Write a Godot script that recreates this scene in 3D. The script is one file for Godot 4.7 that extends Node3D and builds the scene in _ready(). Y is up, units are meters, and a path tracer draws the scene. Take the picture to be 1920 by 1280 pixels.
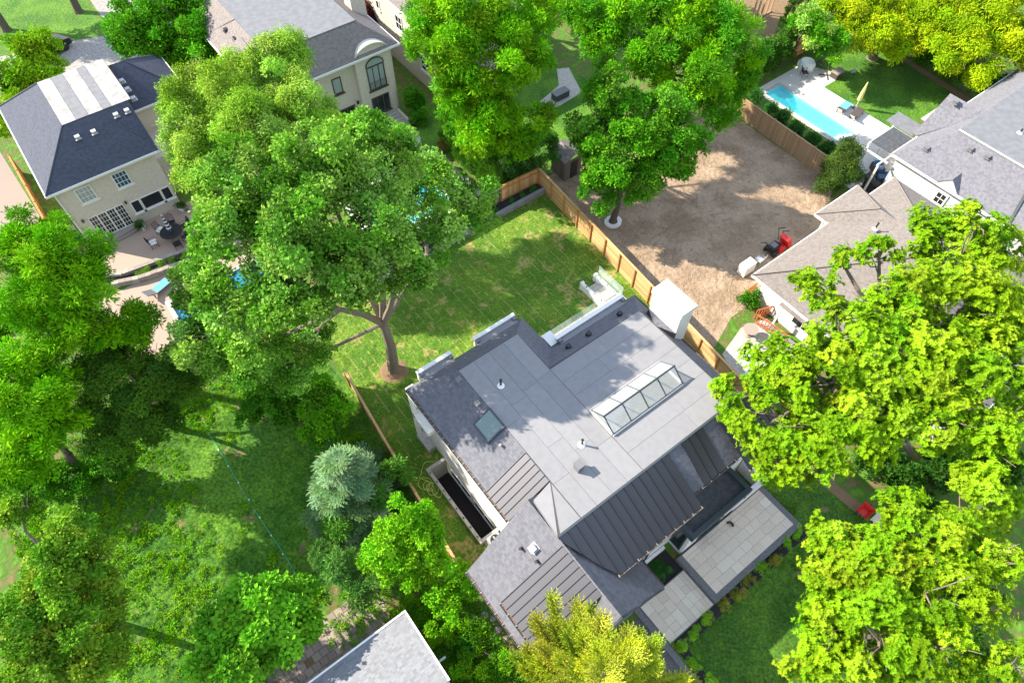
extends Node3D
# A suburban block seen from above: a modern white house with a flat roof, its back yard, the neighbours and their trees.
# Axes: x runs along the house front, z towards the street, y up, metres.

var used := {}
var M := {}
var clumps := {}
var cube := BoxMesh.new()
var rng := RandomNumberGenerator.new()

# ---------------------------------------------------------------- helpers
func numbered(n: String) -> String:
	if not used.has(n):
		used[n] = 0
		return n
	used[n] += 1
	return "%s_%03d" % [n, used[n]]

func thing(called: String, label: String, category: String, at := Vector3.ZERO, group := "") -> Node3D:
	var o := Node3D.new()
	o.name = numbered(called)
	add_child(o)
	o.position = at
	tag(o, label, category, group)
	return o

func tag(o, label: String, category: String, group := "") -> void:
	o.set_meta("label", label)
	o.set_meta("category", category)
	if group != "":
		o.set_meta("group", group)

func origin_of(n) -> Vector3:
	var p := Vector3.ZERO
	while n != self and n != null:
		p += n.position
		n = n.get_parent()
	return p

func ST() -> SurfaceTool:
	var st := SurfaceTool.new()
	st.begin(Mesh.PRIMITIVE_TRIANGLES)
	st.set_smooth_group(-1)
	return st

func obj(called: String, st: SurfaceTool, m: Material, parent: Node) -> MeshInstance3D:
	st.generate_normals()
	var o := MeshInstance3D.new()
	o.mesh = st.commit()
	o.material_override = m
	o.name = called
	if parent == self:
		o.name = numbered(called)
	parent.add_child(o, true)
	o.position = -origin_of(parent)
	return o

func struct(called: String, st: SurfaceTool, m: Material, label := "", category := "") -> MeshInstance3D:
	var o := obj(called, st, m, self)
	o.set_meta("kind", "structure")
	if label != "":
		tag(o, label, category)
	return o

func piece(parent: Node, called: String, centre: Vector3, size: Vector3, m: Material, turn := Basis()) -> MeshInstance3D:
	var o := MeshInstance3D.new()
	o.mesh = cube
	o.material_override = m
	o.name = called
	parent.add_child(o, true)
	o.transform = Transform3D(turn * Basis.from_scale(size), centre - origin_of(parent))
	return o

func tri(st: SurfaceTool, a: Vector3, b: Vector3, c: Vector3) -> void:
	st.add_vertex(a); st.add_vertex(b); st.add_vertex(c)

func quad(st: SurfaceTool, a: Vector3, b: Vector3, c: Vector3, d: Vector3) -> void:
	tri(st, a, b, c); tri(st, a, c, d)

func bx(st: SurfaceTool, lo: Vector3, hi: Vector3) -> void:
	obx(st, (lo + hi) / 2, hi - lo, Basis())

func obx(st: SurfaceTool, c: Vector3, s: Vector3, b: Basis) -> void:
	var p := []
	for k in 8:
		p.append(c + b * (Vector3((k & 1) - 0.5, ((k >> 1) & 1) - 0.5, ((k >> 2) & 1) - 0.5) * s))
	quad(st, p[2], p[6], p[7], p[3]) ; quad(st, p[0], p[1], p[5], p[4])
	quad(st, p[4], p[5], p[7], p[6]) ; quad(st, p[1], p[0], p[2], p[3])
	quad(st, p[5], p[1], p[3], p[7]) ; quad(st, p[0], p[4], p[6], p[2])

# a flat polygon with a thickness; uv in metres along and up the slope
func plate(st: SurfaceTool, pts: Array, thick: float, uvs := 1.0) -> void:
	var n := Vector3.ZERO
	for i in pts.size():
		var a: Vector3 = pts[i]
		var b: Vector3 = pts[(i + 1) % pts.size()]
		n += a.cross(b)
	n = n.normalized()
	var ring := pts.duplicate()
	if n.y > 0:
		ring.reverse()
	else:
		n = -n
	var e := Vector3.UP.cross(n)
	e = Vector3.RIGHT if e.length() < 0.05 else e.normalized()
	var s := n.cross(e)
	var low := Vector3(0, -thick, 0)
	for i in range(1, ring.size() - 1):
		for p in [ring[0], ring[i], ring[i + 1]]:
			st.set_uv(Vector2(p.dot(e), p.dot(s)) / uvs); st.add_vertex(p)
		for p in [ring[0], ring[i + 1], ring[i]]:
			st.set_uv(Vector2(p.dot(e), p.dot(s)) / uvs); st.add_vertex(p + low)
	for i in ring.size():
		var a: Vector3 = ring[i]
		var b: Vector3 = ring[(i + 1) % ring.size()]
		for p in [a, a + low, b + low, a, b + low, b]:
			st.set_uv(Vector2(p.dot(e), p.dot(s)) / uvs); st.add_vertex(p)

func flat_poly(st: SurfaceTool, pts: Array, y: float, size := 0.0, corner := Vector2.ZERO) -> void:
	var poly := PackedVector2Array()
	for p in pts:
		poly.append(Vector2(p[0], p[1]))
	var idx := Geometry2D.triangulate_polygon(poly)
	for k in range(0, idx.size(), 3):
		var a := poly[idx[k]]; var b := poly[idx[k + 1]]; var c := poly[idx[k + 2]]
		if (b - a).cross(c - a) < 0:
			var t := b
			b = c
			c = t
		for p in [a, b, c]:
			st.set_uv((p - corner) / size if size > 0 else p)
			st.add_vertex(Vector3(p.x, y, p.y))

func rect(x0: float, z0: float, x1: float, z1: float) -> Array:
	return [[x0, z0], [x1, z0], [x1, z1], [x0, z1]]

# a horizontal sheet over a rectangle, with rectangular holes [x0, z0, x1, z1]
func holed(st: SurfaceTool, x0: float, z0: float, x1: float, z1: float, y: float, holes: Array) -> void:
	var xs := [x0, x1]
	var zs := [z0, z1]
	for h in holes:
		for v in [h[0], h[2]]:
			if v > x0 and v < x1 and not xs.has(v): xs.append(v)
		for v in [h[1], h[3]]:
			if v > z0 and v < z1 and not zs.has(v): zs.append(v)
	xs.sort(); zs.sort()
	for i in xs.size() - 1:
		for k in zs.size() - 1:
			var c := Vector2((xs[i] + xs[i + 1]) / 2, (zs[k] + zs[k + 1]) / 2)
			var inside := false
			for h in holes:
				if c.x > h[0] and c.x < h[2] and c.y > h[1] and c.y < h[3]: inside = true
			if not inside:
				flat_poly(st, rect(xs[i], zs[k], xs[i + 1], zs[k + 1]), y)

func tube(st: SurfaceTool, path: Array, radii: Array, sides := 7) -> void:
	var prev := []
	for i in path.size():
		var d: Vector3 = (path[min(i + 1, path.size() - 1)] - path[max(i - 1, 0)]).normalized()
		var u := d.cross(Vector3.RIGHT if abs(d.x) < 0.8 else Vector3.FORWARD).normalized()
		var v := d.cross(u)
		var ring := []
		for k in sides:
			var a := TAU * k / sides
			ring.append(path[i] + (u * cos(a) + v * sin(a)) * radii[i])
		if i > 0:
			for k in sides:
				quad(st, prev[k], prev[(k + 1) % sides], ring[(k + 1) % sides], ring[k])
		prev = ring
	for k in range(1, sides - 1):
		tri(st, prev[0], prev[k], prev[k + 1])

func lathe(st: SurfaceTool, at: Vector3, profile: Array, sides := 16) -> void:
	for i in profile.size() - 1:
		var a: Array = profile[i]
		var b: Array = profile[i + 1]
		for k in sides:
			var t0 := TAU * k / sides
			var t1 := TAU * (k + 1) / sides
			quad(st, at + Vector3(cos(t0) * a[0], a[1], sin(t0) * a[0]), at + Vector3(cos(t0) * b[0], b[1], sin(t0) * b[0]), at + Vector3(cos(t1) * b[0], b[1], sin(t1) * b[0]), at + Vector3(cos(t1) * a[0], a[1], sin(t1) * a[0]))

# ---------------------------------------------------------------- materials
func lin(r: float, g: float, b: float) -> Color:
	return Color(r, g, b).linear_to_srgb()

func mat(r: float, g: float, b: float, rough := 0.8, metal := 0.0) -> StandardMaterial3D:
	var m := StandardMaterial3D.new()
	m.albedo_color = lin(r, g, b)
	m.roughness = rough
	m.metallic = metal
	return m

func noise(freq: float, seed_ := 1, octaves := 4) -> FastNoiseLite:
	var n := FastNoiseLite.new()
	n.noise_type = FastNoiseLite.TYPE_SIMPLEX_SMOOTH
	n.seed = seed_
	n.frequency = freq
	n.fractal_octaves = octaves
	return n

# an image computed pixel by pixel: paint(u, v) gives a linear colour
func picture(w: int, h: int, paint: Callable) -> ImageTexture:
	var im := Image.create(w, h, false, Image.FORMAT_RGB8)
	for y in h:
		for x in w:
			im.set_pixel(x, y, paint.call(x, y).linear_to_srgb())
	return ImageTexture.create_from_image(im)

# tileable noise between colours, laid over the world in metres
func grain(m: StandardMaterial3D, stops: Array, metres: float, freq := 0.02, seed_ := 3, octaves := 5, bump := 0.0) -> StandardMaterial3D:
	var t := NoiseTexture2D.new()
	t.width = 512; t.height = 512; t.seamless = true
	t.noise = noise(freq, seed_, octaves)
	var g := Gradient.new()
	var offs := PackedFloat32Array()
	var cols := PackedColorArray()
	for s in stops:
		offs.append(s[0]); cols.append(lin(s[1], s[2], s[3]))
	g.offsets = offs; g.colors = cols
	t.color_ramp = g
	m.albedo_color = Color.WHITE
	m.albedo_texture = t
	m.uv1_triplanar = true
	m.uv1_world_triplanar = true
	m.uv1_scale = Vector3.ONE / metres
	if bump > 0:
		var b := NoiseTexture2D.new()
		b.width = 512; b.height = 512; b.seamless = true; b.as_normal_map = true; b.bump_strength = bump
		b.noise = noise(freq * 2, seed_ + 7, octaves)
		m.normal_enabled = true
		m.normal_texture = b
	return m

func shingle_textures() -> void:
	var r := RandomNumberGenerator.new()
	r.seed = 5
	var rows := 24
	var im := Image.create(512, 512, false, Image.FORMAT_RGB8)
	var hi := Image.create(512, 512, false, Image.FORMAT_RGB8)
	var speck := noise(0.35, 9, 2)
	for row in rows:
		var y0 := int(row * 512.0 / rows)
		var y1 := int((row + 1) * 512.0 / rows)
		var x := 0
		var shift := r.randi_range(0, 511)
		while x < 512:
			var w: int = min(r.randi_range(12, 34), 512 - x)
			var tone := r.randf_range(0.72, 1.0)
			var lift := r.randf_range(0.55, 1.0)
			for yy in range(y0, y1):
				for xx in range(x, x + w):
					var px := (xx + shift) % 512
					var k := tone * (0.86 + 0.28 * speck.get_noise_2d(px * 1.7, yy * 1.7))
					im.set_pixel(px, yy, Color(k, k, k * 1.01).linear_to_srgb())
					var s := lift * (0.35 + 0.65 * float(yy - y0) / (y1 - y0))
					hi.set_pixel(px, yy, Color(s, s, s))
			x += w
	M.shingle_tex = ImageTexture.create_from_image(im)
	hi.bump_map_to_normal_map(5.0)
	M.shingle_bump = ImageTexture.create_from_image(hi)

func shingle(r: float, g: float, b: float) -> StandardMaterial3D:
	var m := mat(r, g, b, 0.92)
	m.albedo_texture = M.shingle_tex
	m.normal_enabled = true
	m.normal_texture = M.shingle_bump
	m.normal_scale = 0.9
	m.uv1_scale = Vector3.ONE / 3.4
	return m

func leaf_mat(back: Color) -> StandardMaterial3D:
	var m := StandardMaterial3D.new()
	m.albedo_color = Color.WHITE
	m.vertex_color_use_as_albedo = true
	m.roughness = 0.55
	m.metallic_specular = 0.15
	m.cull_mode = BaseMaterial3D.CULL_DISABLED
	m.backlight_enabled = true
	m.backlight = back
	return m

func make_materials() -> void:
	shingle_textures()
	M.shingle_dark = shingle(0.165, 0.18, 0.225)
	M.shingle_grey = shingle(0.175, 0.178, 0.205)
	M.shingle_navy = shingle(0.085, 0.095, 0.135)
	M.shingle_tan = shingle(0.25, 0.22, 0.20)
	M.shingle_brown = shingle(0.27, 0.235, 0.222)
	M.shingle_slate = shingle(0.205, 0.205, 0.235)
	M.shingle_light = shingle(0.25, 0.26, 0.285)
	M.membrane = []
	for k in 4:
		M.membrane.append(grain(mat(1, 1, 1, 0.85), [[0.2, 0.205 + k * 0.006, 0.204 + k * 0.006, 0.214 + k * 0.006], [0.5, 0.216 + k * 0.006, 0.215 + k * 0.006, 0.225 + k * 0.006], [0.8, 0.224 + k * 0.006, 0.223 + k * 0.006, 0.233 + k * 0.006]], 5.0, 0.02, 20 + k, 6))
	M.bitumen = mat(0.07, 0.07, 0.075, 0.9)
	M.membrane_far = grain(mat(1, 1, 1, 0.85), [[0.2, 0.145, 0.15, 0.165], [0.8, 0.18, 0.185, 0.20]], 7.0, 0.02, 31, 5)
	M.membrane_pale = grain(mat(1, 1, 1, 0.7), [[0.2, 0.24, 0.225, 0.21], [0.5, 0.33, 0.33, 0.32], [0.8, 0.37, 0.37, 0.36]], 6.0, 0.012, 32, 5)
	M.membrane_dark = grain(mat(1, 1, 1, 0.75), [[0.3, 0.055, 0.06, 0.07], [0.6, 0.075, 0.08, 0.09], [0.85, 0.10, 0.085, 0.075]], 3.0, 0.015, 33, 5)
	M.metal = mat(0.095, 0.095, 0.105, 0.5, 1.0)
	M.trim_dark = mat(0.045, 0.06, 0.07, 0.5)
	M.gutter = grain(mat(1, 1, 1, 0.85), [[0.3, 0.06, 0.065, 0.07], [0.48, 0.075, 0.075, 0.075], [0.56, 0.26, 0.13, 0.06], [0.8, 0.32, 0.17, 0.08]], 1.6, 0.03, 34, 4)
	M.white = mat(0.76, 0.75, 0.73, 0.6)
	M.stucco_white = grain(mat(1, 1, 1, 0.85), [[0.25, 0.66, 0.645, 0.62], [0.6, 0.73, 0.715, 0.69]], 3.0, 0.02, 35, 5, 1.0)
	M.stucco_beige = grain(mat(1, 1, 1, 0.9), [[0.25, 0.54, 0.48, 0.41], [0.6, 0.59, 0.53, 0.46]], 3.0, 0.02, 36, 5, 1.0)
	M.stucco_cream = grain(mat(1, 1, 1, 0.9), [[0.25, 0.53, 0.48, 0.40], [0.6, 0.59, 0.54, 0.46]], 3.0, 0.02, 37, 5, 1.0)
	M.siding = grain(mat(1, 1, 1, 0.8), [[0.3, 0.50, 0.50, 0.49], [0.6, 0.56, 0.56, 0.55]], 2.0, 0.02, 38, 4)
	M.glass_dark = mat(0.02, 0.025, 0.03, 0.06)
	M.glass_blue = mat(0.03, 0.09, 0.17, 0.06)
	M.curtain_glass = mat(0.30, 0.36, 0.36, 0.12)
	M.sky_glass = mat(0.11, 0.17, 0.155, 0.03)
	M.sky_glass.metallic_specular = 0.9
	var g := mat(0.80, 0.86, 0.88, 0.03)
	g.transparency = BaseMaterial3D.TRANSPARENCY_ALPHA
	g.albedo_color.a = 0.20
	M.glass = g
	var g2 := mat(0.6, 0.8, 0.78, 0.03)
	g2.transparency = BaseMaterial3D.TRANSPARENCY_ALPHA
	g2.albedo_color.a = 0.18
	M.rail_glass = g2
	M.shaft = mat(0.30, 0.28, 0.24, 0.6)
	M.frosted = mat(0.78, 0.78, 0.77, 0.18)
	M.black = mat(0.018, 0.018, 0.02, 0.5)
	M.black_metal = mat(0.03, 0.03, 0.033, 0.4, 0.4)
	M.grey_box = mat(0.16, 0.16, 0.17, 0.6)
	M.galv = mat(0.45, 0.46, 0.47, 0.45, 0.3)
	M.cedar = []
	for k in 5:
		var d := k * 0.035
		M.cedar.append(grain(mat(1, 1, 1, 0.8), [[0.25, 0.52 - d, 0.32 - d * 0.9, 0.14 - d * 0.5], [0.5, 0.60 - d, 0.39 - d, 0.18 - d * 0.6], [0.75, 0.64 - d, 0.45 - d, 0.23 - d * 0.6]], 1.3, 0.02, 40 + k, 5))
	M.cedar_post = grain(mat(1, 1, 1, 0.8), [[0.25, 0.40, 0.17, 0.045], [0.7, 0.50, 0.23, 0.07]], 1.0, 0.02, 46, 5)
	M.old_wood = []
	for k in 3:
		M.old_wood.append(grain(mat(1, 1, 1, 0.85), [[0.25, 0.10 + k * 0.02, 0.085 + k * 0.017, 0.07 + k * 0.015], [0.7, 0.16 + k * 0.02, 0.135 + k * 0.02, 0.11 + k * 0.015]], 1.2, 0.02, 50 + k, 5))
	M.tan_wood = []
	for k in 3:
		M.tan_wood.append(grain(mat(1, 1, 1, 0.85), [[0.25, 0.36 - k * 0.04, 0.22 - k * 0.03, 0.115 - k * 0.015], [0.7, 0.46 - k * 0.04, 0.31 - k * 0.03, 0.18 - k * 0.02]], 1.2, 0.02, 54 + k, 5))
	M.red_wood = mat(0.42, 0.115, 0.045, 0.7)
	M.bark = grain(mat(1, 1, 1, 0.95), [[0.25, 0.10, 0.078, 0.06], [0.5, 0.19, 0.15, 0.115], [0.75, 0.29, 0.24, 0.19]], 0.9, 0.03, 60, 5, 4.0)
	M.bark_dark = grain(mat(1, 1, 1, 0.95), [[0.25, 0.06, 0.045, 0.035], [0.7, 0.14, 0.11, 0.08]], 0.9, 0.03, 61, 5, 4.0)
	M.paver = []
	for k in 5:
		var c: Array = [[0.68, 0.575, 0.455], [0.71, 0.61, 0.49], [0.73, 0.645, 0.53], [0.65, 0.56, 0.455], [0.70, 0.595, 0.475]][k]
		M.paver.append(grain(mat(1, 1, 1, 0.85), [[0.25, c[0] * 0.92, c[1] * 0.91, c[2] * 0.9], [0.6, c[0], c[1], c[2]], [0.8, c[0] * 1.05, c[1] * 1.05, c[2] * 1.06]], 1.1, 0.02, 64 + k, 5))
	M.paver_white = mat(0.76, 0.74, 0.71, 0.8)
	M.dark_stone = grain(mat(1, 1, 1, 0.85), [[0.3, 0.12, 0.12, 0.125], [0.7, 0.165, 0.165, 0.17]], 1.5, 0.02, 70, 5)
	M.block = []
	for k in 4:
		M.block.append(grain(mat(1, 1, 1, 0.9), [[0.25, 0.13 + k * 0.03, 0.135 + k * 0.03, 0.15 + k * 0.03], [0.7, 0.21 + k * 0.03, 0.215 + k * 0.03, 0.23 + k * 0.03]], 0.8, 0.03, 71 + k, 5))
	M.old_block = []
	for k in 3:
		M.old_block.append(grain(mat(1, 1, 1, 0.9), [[0.25, 0.20 + k * 0.04, 0.165 + k * 0.04, 0.14 + k * 0.035], [0.7, 0.33 + k * 0.04, 0.285 + k * 0.04, 0.245 + k * 0.035]], 0.8, 0.03, 76 + k, 5))
	M.red_brick = []
	for k in 3:
		M.red_brick.append(grain(mat(1, 1, 1, 0.9), [[0.25, 0.20 + k * 0.03, 0.155 + k * 0.025, 0.13 + k * 0.02], [0.7, 0.30 + k * 0.03, 0.24 + k * 0.025, 0.205 + k * 0.02]], 0.7, 0.03, 80 + k, 5))
	M.asphalt = grain(mat(1, 1, 1, 0.9), [[0.25, 0.085, 0.085, 0.088], [0.7, 0.125, 0.123, 0.12]], 2.5, 0.03, 84, 5)
	M.road = grain(mat(1, 1, 1, 0.9), [[0.25, 0.24, 0.225, 0.21], [0.7, 0.33, 0.31, 0.29]], 4.0, 0.02, 85, 5)
	M.concrete = grain(mat(1, 1, 1, 0.9), [[0.25, 0.36, 0.335, 0.30], [0.7, 0.46, 0.435, 0.395]], 3.0, 0.02, 86, 5)
	M.deck = grain(mat(1, 1, 1, 0.85), [[0.25, 0.50, 0.47, 0.44], [0.7, 0.60, 0.57, 0.54]], 2.0, 0.02, 87, 5)
	M.brick_patio = grain(mat(1, 1, 1, 0.9), [[0.2, 0.25, 0.18, 0.14], [0.42, 0.36, 0.26, 0.20], [0.6, 0.44, 0.325, 0.255], [0.85, 0.34, 0.26, 0.225]], 1.6, 0.08, 88, 2)
	M.mulch = grain(mat(1, 1, 1, 0.95), [[0.25, 0.012, 0.011, 0.012], [0.55, 0.03, 0.027, 0.027], [0.8, 0.06, 0.052, 0.05]], 0.9, 0.06, 89, 4, 6.0)
	M.brown_mulch = grain(mat(1, 1, 1, 0.95), [[0.25, 0.12, 0.07, 0.035], [0.55, 0.25, 0.16, 0.085], [0.8, 0.42, 0.29, 0.16]], 0.9, 0.06, 90, 4, 6.0)
	M.grass = grain(mat(1, 1, 1, 0.95), [[0.2, 0.035, 0.075, 0.010], [0.5, 0.06, 0.125, 0.014], [0.8, 0.10, 0.165, 0.022]], 5.0, 0.03, 91, 5, 2.0)
	M.wild = grain(mat(1, 1, 1, 0.95), [[0.2, 0.16, 0.12, 0.05], [0.36, 0.09, 0.13, 0.018], [0.55, 0.06, 0.15, 0.010], [0.8, 0.10, 0.22, 0.014]], 9.0, 0.02, 92, 5, 2.0)
	M.water = mat(0.05, 0.62, 0.72, 0.02)
	M.water.transparency = BaseMaterial3D.TRANSPARENCY_ALPHA
	M.water.albedo_color.a = 0.28
	var rip := NoiseTexture2D.new()
	rip.width = 512; rip.height = 512; rip.seamless = true; rip.as_normal_map = true; rip.bump_strength = 3.0
	rip.noise = noise(0.02, 95, 3)
	M.water.normal_enabled = true
	M.water.normal_texture = rip
	M.water.uv1_triplanar = true
	M.water.uv1_world_triplanar = true
	M.water.uv1_scale = Vector3.ONE / 2.5
	M.pool_liner = mat(0.22, 0.72, 0.78, 0.5)
	M.pool_blue = mat(0.04, 0.22, 0.62, 0.35)
	M.red = mat(0.62, 0.02, 0.015, 0.45)
	M.blue_cushion = mat(0.07, 0.20, 0.40, 0.9)
	M.towel = mat(0.12, 0.42, 0.62, 0.95)
	M.navy = mat(0.03, 0.04, 0.14, 0.9)
	M.wicker = mat(0.075, 0.06, 0.052, 0.8)
	M.hose = mat(0.50, 0.60, 0.16, 0.5)
	M.string_green = mat(0.03, 0.42, 0.25, 0.5)
	M.yellow_cloth = mat(0.72, 0.64, 0.22, 0.9)
	M.pot_white = mat(0.72, 0.72, 0.70, 0.5)
	M.leaf = leaf_mat(Color(0.55, 0.75, 0.18))
	M.needle = leaf_mat(Color(0.25, 0.30, 0.2))
	M.needle.roughness = 0.7

# ---------------------------------------------------------------- plants
func leaf(st: SurfaceTool, at: Vector3, dir: Vector3, up: Vector3, length: float, width: float, tone: Color) -> void:
	var side := dir.cross(up)
	if side.length() < 0.05:
		side = dir.cross(Vector3(0.3, 0.2, 0.9))
	side = side.normalized() * width * 0.5
	var lift := side.cross(dir).normalized() * width * 0.16
	var mid := at + dir * length * 0.45
	st.set_color(tone)
	tri(st, at, mid - side + lift, at + dir * length)
	tri(st, at, at + dir * length, mid + side + lift)

func ball(r: RandomNumberGenerator) -> Vector3:
	var v := Vector3(r.randf_range(-1, 1), r.randf_range(-1, 1), r.randf_range(-1, 1))
	while v.length() > 1.0 or v.length() < 0.05:
		v = Vector3(r.randf_range(-1, 1), r.randf_range(-1, 1), r.randf_range(-1, 1))
	return v

# a small twig end full of leaves, about half a metre across; x, y, z: outwards is +y
func clump(kind: String) -> ArrayMesh:
	if clumps.has(kind):
		return clumps[kind]
	var r := RandomNumberGenerator.new()
	r.seed = hash(kind) % 10000
	var st := ST()
	var n := 34
	var length := 0.17
	var width := 0.14
	var spread := Vector3(0.36, 0.2, 0.36)
	if kind == "fine":
		n = 44; length = 0.21; width = 0.07; spread = Vector3(0.4, 0.34, 0.4)
	elif kind == "large":
		n = 26; length = 0.22; width = 0.19; spread = Vector3(0.40, 0.2, 0.40)
	elif kind == "long":
		n = 40; length = 0.24; width = 0.075; spread = Vector3(0.36, 0.22, 0.36)
	elif kind == "small":
		n = 44; length = 0.075; width = 0.05; spread = Vector3(0.2, 0.16, 0.2)
	elif kind == "scale":
		n = 44; length = 0.17; width = 0.035; spread = Vector3(0.16, 0.2, 0.16)
	if kind == "tuft":
		for t in 8:
			var c := ball(r) * Vector3(0.40, 0.2, 0.40)
			for k in 9:
				var a := TAU * k / 9.0 + r.randf() * 0.5
				var d := Vector3(cos(a), r.randf_range(0.15, 0.8), sin(a)).normalized()
				var q := r.randf_range(0.8, 1.2)
				leaf(st, c, d, Vector3.UP + ball(r) * 0.4, 0.16 * r.randf_range(0.75, 1.15), 0.062, Color(q, q, q))
	elif kind == "needle":
		for t in 5:
			var a := (t - 2) * 0.42
			var along := Vector3(sin(a), r.randf_range(-0.05, 0.12), cos(a)).normalized()
			for k in 11:
				var p: Vector3 = along * (0.02 + k * 0.042) * (1.0 - abs(t - 2) * 0.13)
				var d := (along * 0.75 + ball(r) * 0.8).normalized()
				var q := r.randf_range(0.75, 1.25)
				leaf(st, p, d, Vector3.UP, 0.12, 0.035, Color(q, q, q))
	elif kind == "clod":
		for k in 5:
			var c := Vector3(r.randf_range(-0.25, 0.25), 0.005, r.randf_range(-0.25, 0.25))
			var s := r.randf_range(0.012, 0.045)
			var q := r.randf_range(0.7, 1.3)
			st.set_color(Color(q, q, q))
			var top := c + Vector3(r.randf_range(-0.3, 0.3), 0.9, r.randf_range(-0.3, 0.3)) * s
			for j in 5:
				var a0 := TAU * j / 5.0
				var a1 := TAU * (j + 1) / 5.0
				tri(st, top, c + Vector3(cos(a0), -0.1, sin(a0)) * s, c + Vector3(cos(a1), -0.1, sin(a1)) * s)
	elif kind == "grass":
		for k in 46:
			var p := Vector3(r.randf_range(-0.2, 0.2), 0, r.randf_range(-0.2, 0.2))
			var d := Vector3(r.randf_range(-0.7, 0.7), 1, r.randf_range(-0.7, 0.7)).normalized()
			var q := r.randf_range(0.75, 1.25)
			leaf(st, p, d, ball(r), r.randf_range(0.025, 0.05), 0.02, Color(q, q, q))
	else:
		for k in n:
			var p := ball(r)
			var d := (Vector3(p.x, 0.25 + p.y * 0.5, p.z) + ball(r) * 0.7).normalized()
			if kind == "scale":
				d = (Vector3(p.x * 0.5, 1.2, p.z * 0.5) + ball(r) * 0.4).normalized()
			elif kind == "fine":
				d = (Vector3(p.x, -0.3, p.z) + ball(r) * 0.9).normalized()
			var q := r.randf_range(0.78, 1.22)
			leaf(st, p * spread, d, Vector3.UP + ball(r) * 0.75, length * r.randf_range(0.75, 1.15), width * r.randf_range(0.8, 1.1), Color(q, q, q * 0.95))
	st.generate_normals()
	clumps[kind] = st.commit()
	return clumps[kind]

func scatter(called: String, parent: Node, kind: String, places: Array, tints: Array, m: Material) -> MultiMeshInstance3D:
	var mm := MultiMesh.new()
	mm.transform_format = MultiMesh.TRANSFORM_3D
	mm.use_colors = true
	mm.mesh = clump(kind)
	mm.instance_count = places.size()
	for i in places.size():
		mm.set_instance_transform(i, places[i])
		mm.set_instance_color(i, tints[i])
	var o := MultiMeshInstance3D.new()
	o.multimesh = mm
	o.material_override = m
	o.name = called if parent != self else numbered(called)
	parent.add_child(o, true)
	o.position = -origin_of(parent)
	return o

func vary(c: Color, r: RandomNumberGenerator) -> Color:
	var q := r.randf_range(0.74, 1.26)
	var y := r.randf_range(-0.14, 0.1)
	return Color(c.r * q * (1 + y), c.g * q, c.b * q * (1 - y * 0.5))

func facing(n: Vector3, r: RandomNumberGenerator, s: float) -> Basis:
	var x := n.cross(ball(r)).normalized()
	return Basis(x, n, x.cross(n)) * Basis.from_scale(Vector3.ONE * s)

# leaf clumps in bunches round the lobes [x, y, z, radius]
func crown(parent: Node, lobes: Array, kind: String, tints: Array, dens := 1.0, size := 1.0, seed_ := 1, called := "crown", fat := 0.84) -> MultiMeshInstance3D:
	var r := RandomNumberGenerator.new()
	r.seed = seed_
	var places := []
	var cols := []
	for l in lobes:
		var c := Vector3(l[0], l[1], l[2])
		var R: float = l[3] * (fat if l[3] > 0.7 else 1.0)
		var bunches := int(clamp(8.0 + R * R * 4.4, 8, 54))
		for b in bunches:
			var d := ball(r).normalized()
			d.y = d.y * 0.8 + 0.12
			d = d.normalized()
			var bc := c + d * R * r.randf_range(0.45, 1.0)
			var br: float = R * r.randf_range(0.16, 0.34) + 0.12
			var tint := vary(tints[r.randi() % tints.size()], r)
			var n := int(dens * (2.0 + 26.0 * br * br / (size * size)))
			for k in n:
				var e := ball(r).normalized() * pow(r.randf(), 0.4)
				e.y *= 0.62
				var p := bc + e * br
				var out := (e + d * 0.4 + Vector3(0, 0.75, 0) + ball(r) * 0.35).normalized()
				places.append(Transform3D(facing(out, r, size * r.randf_range(0.8, 1.25)), p))
				var t := tint
				var q := r.randf_range(0.86, 1.14)
				cols.append(Color(t.r * q, t.g * q, t.b * q))
	var o := scatter(called, parent, kind, places, cols, M.leaf)
	o.set_meta("kind", "stuff")
	return o

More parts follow.
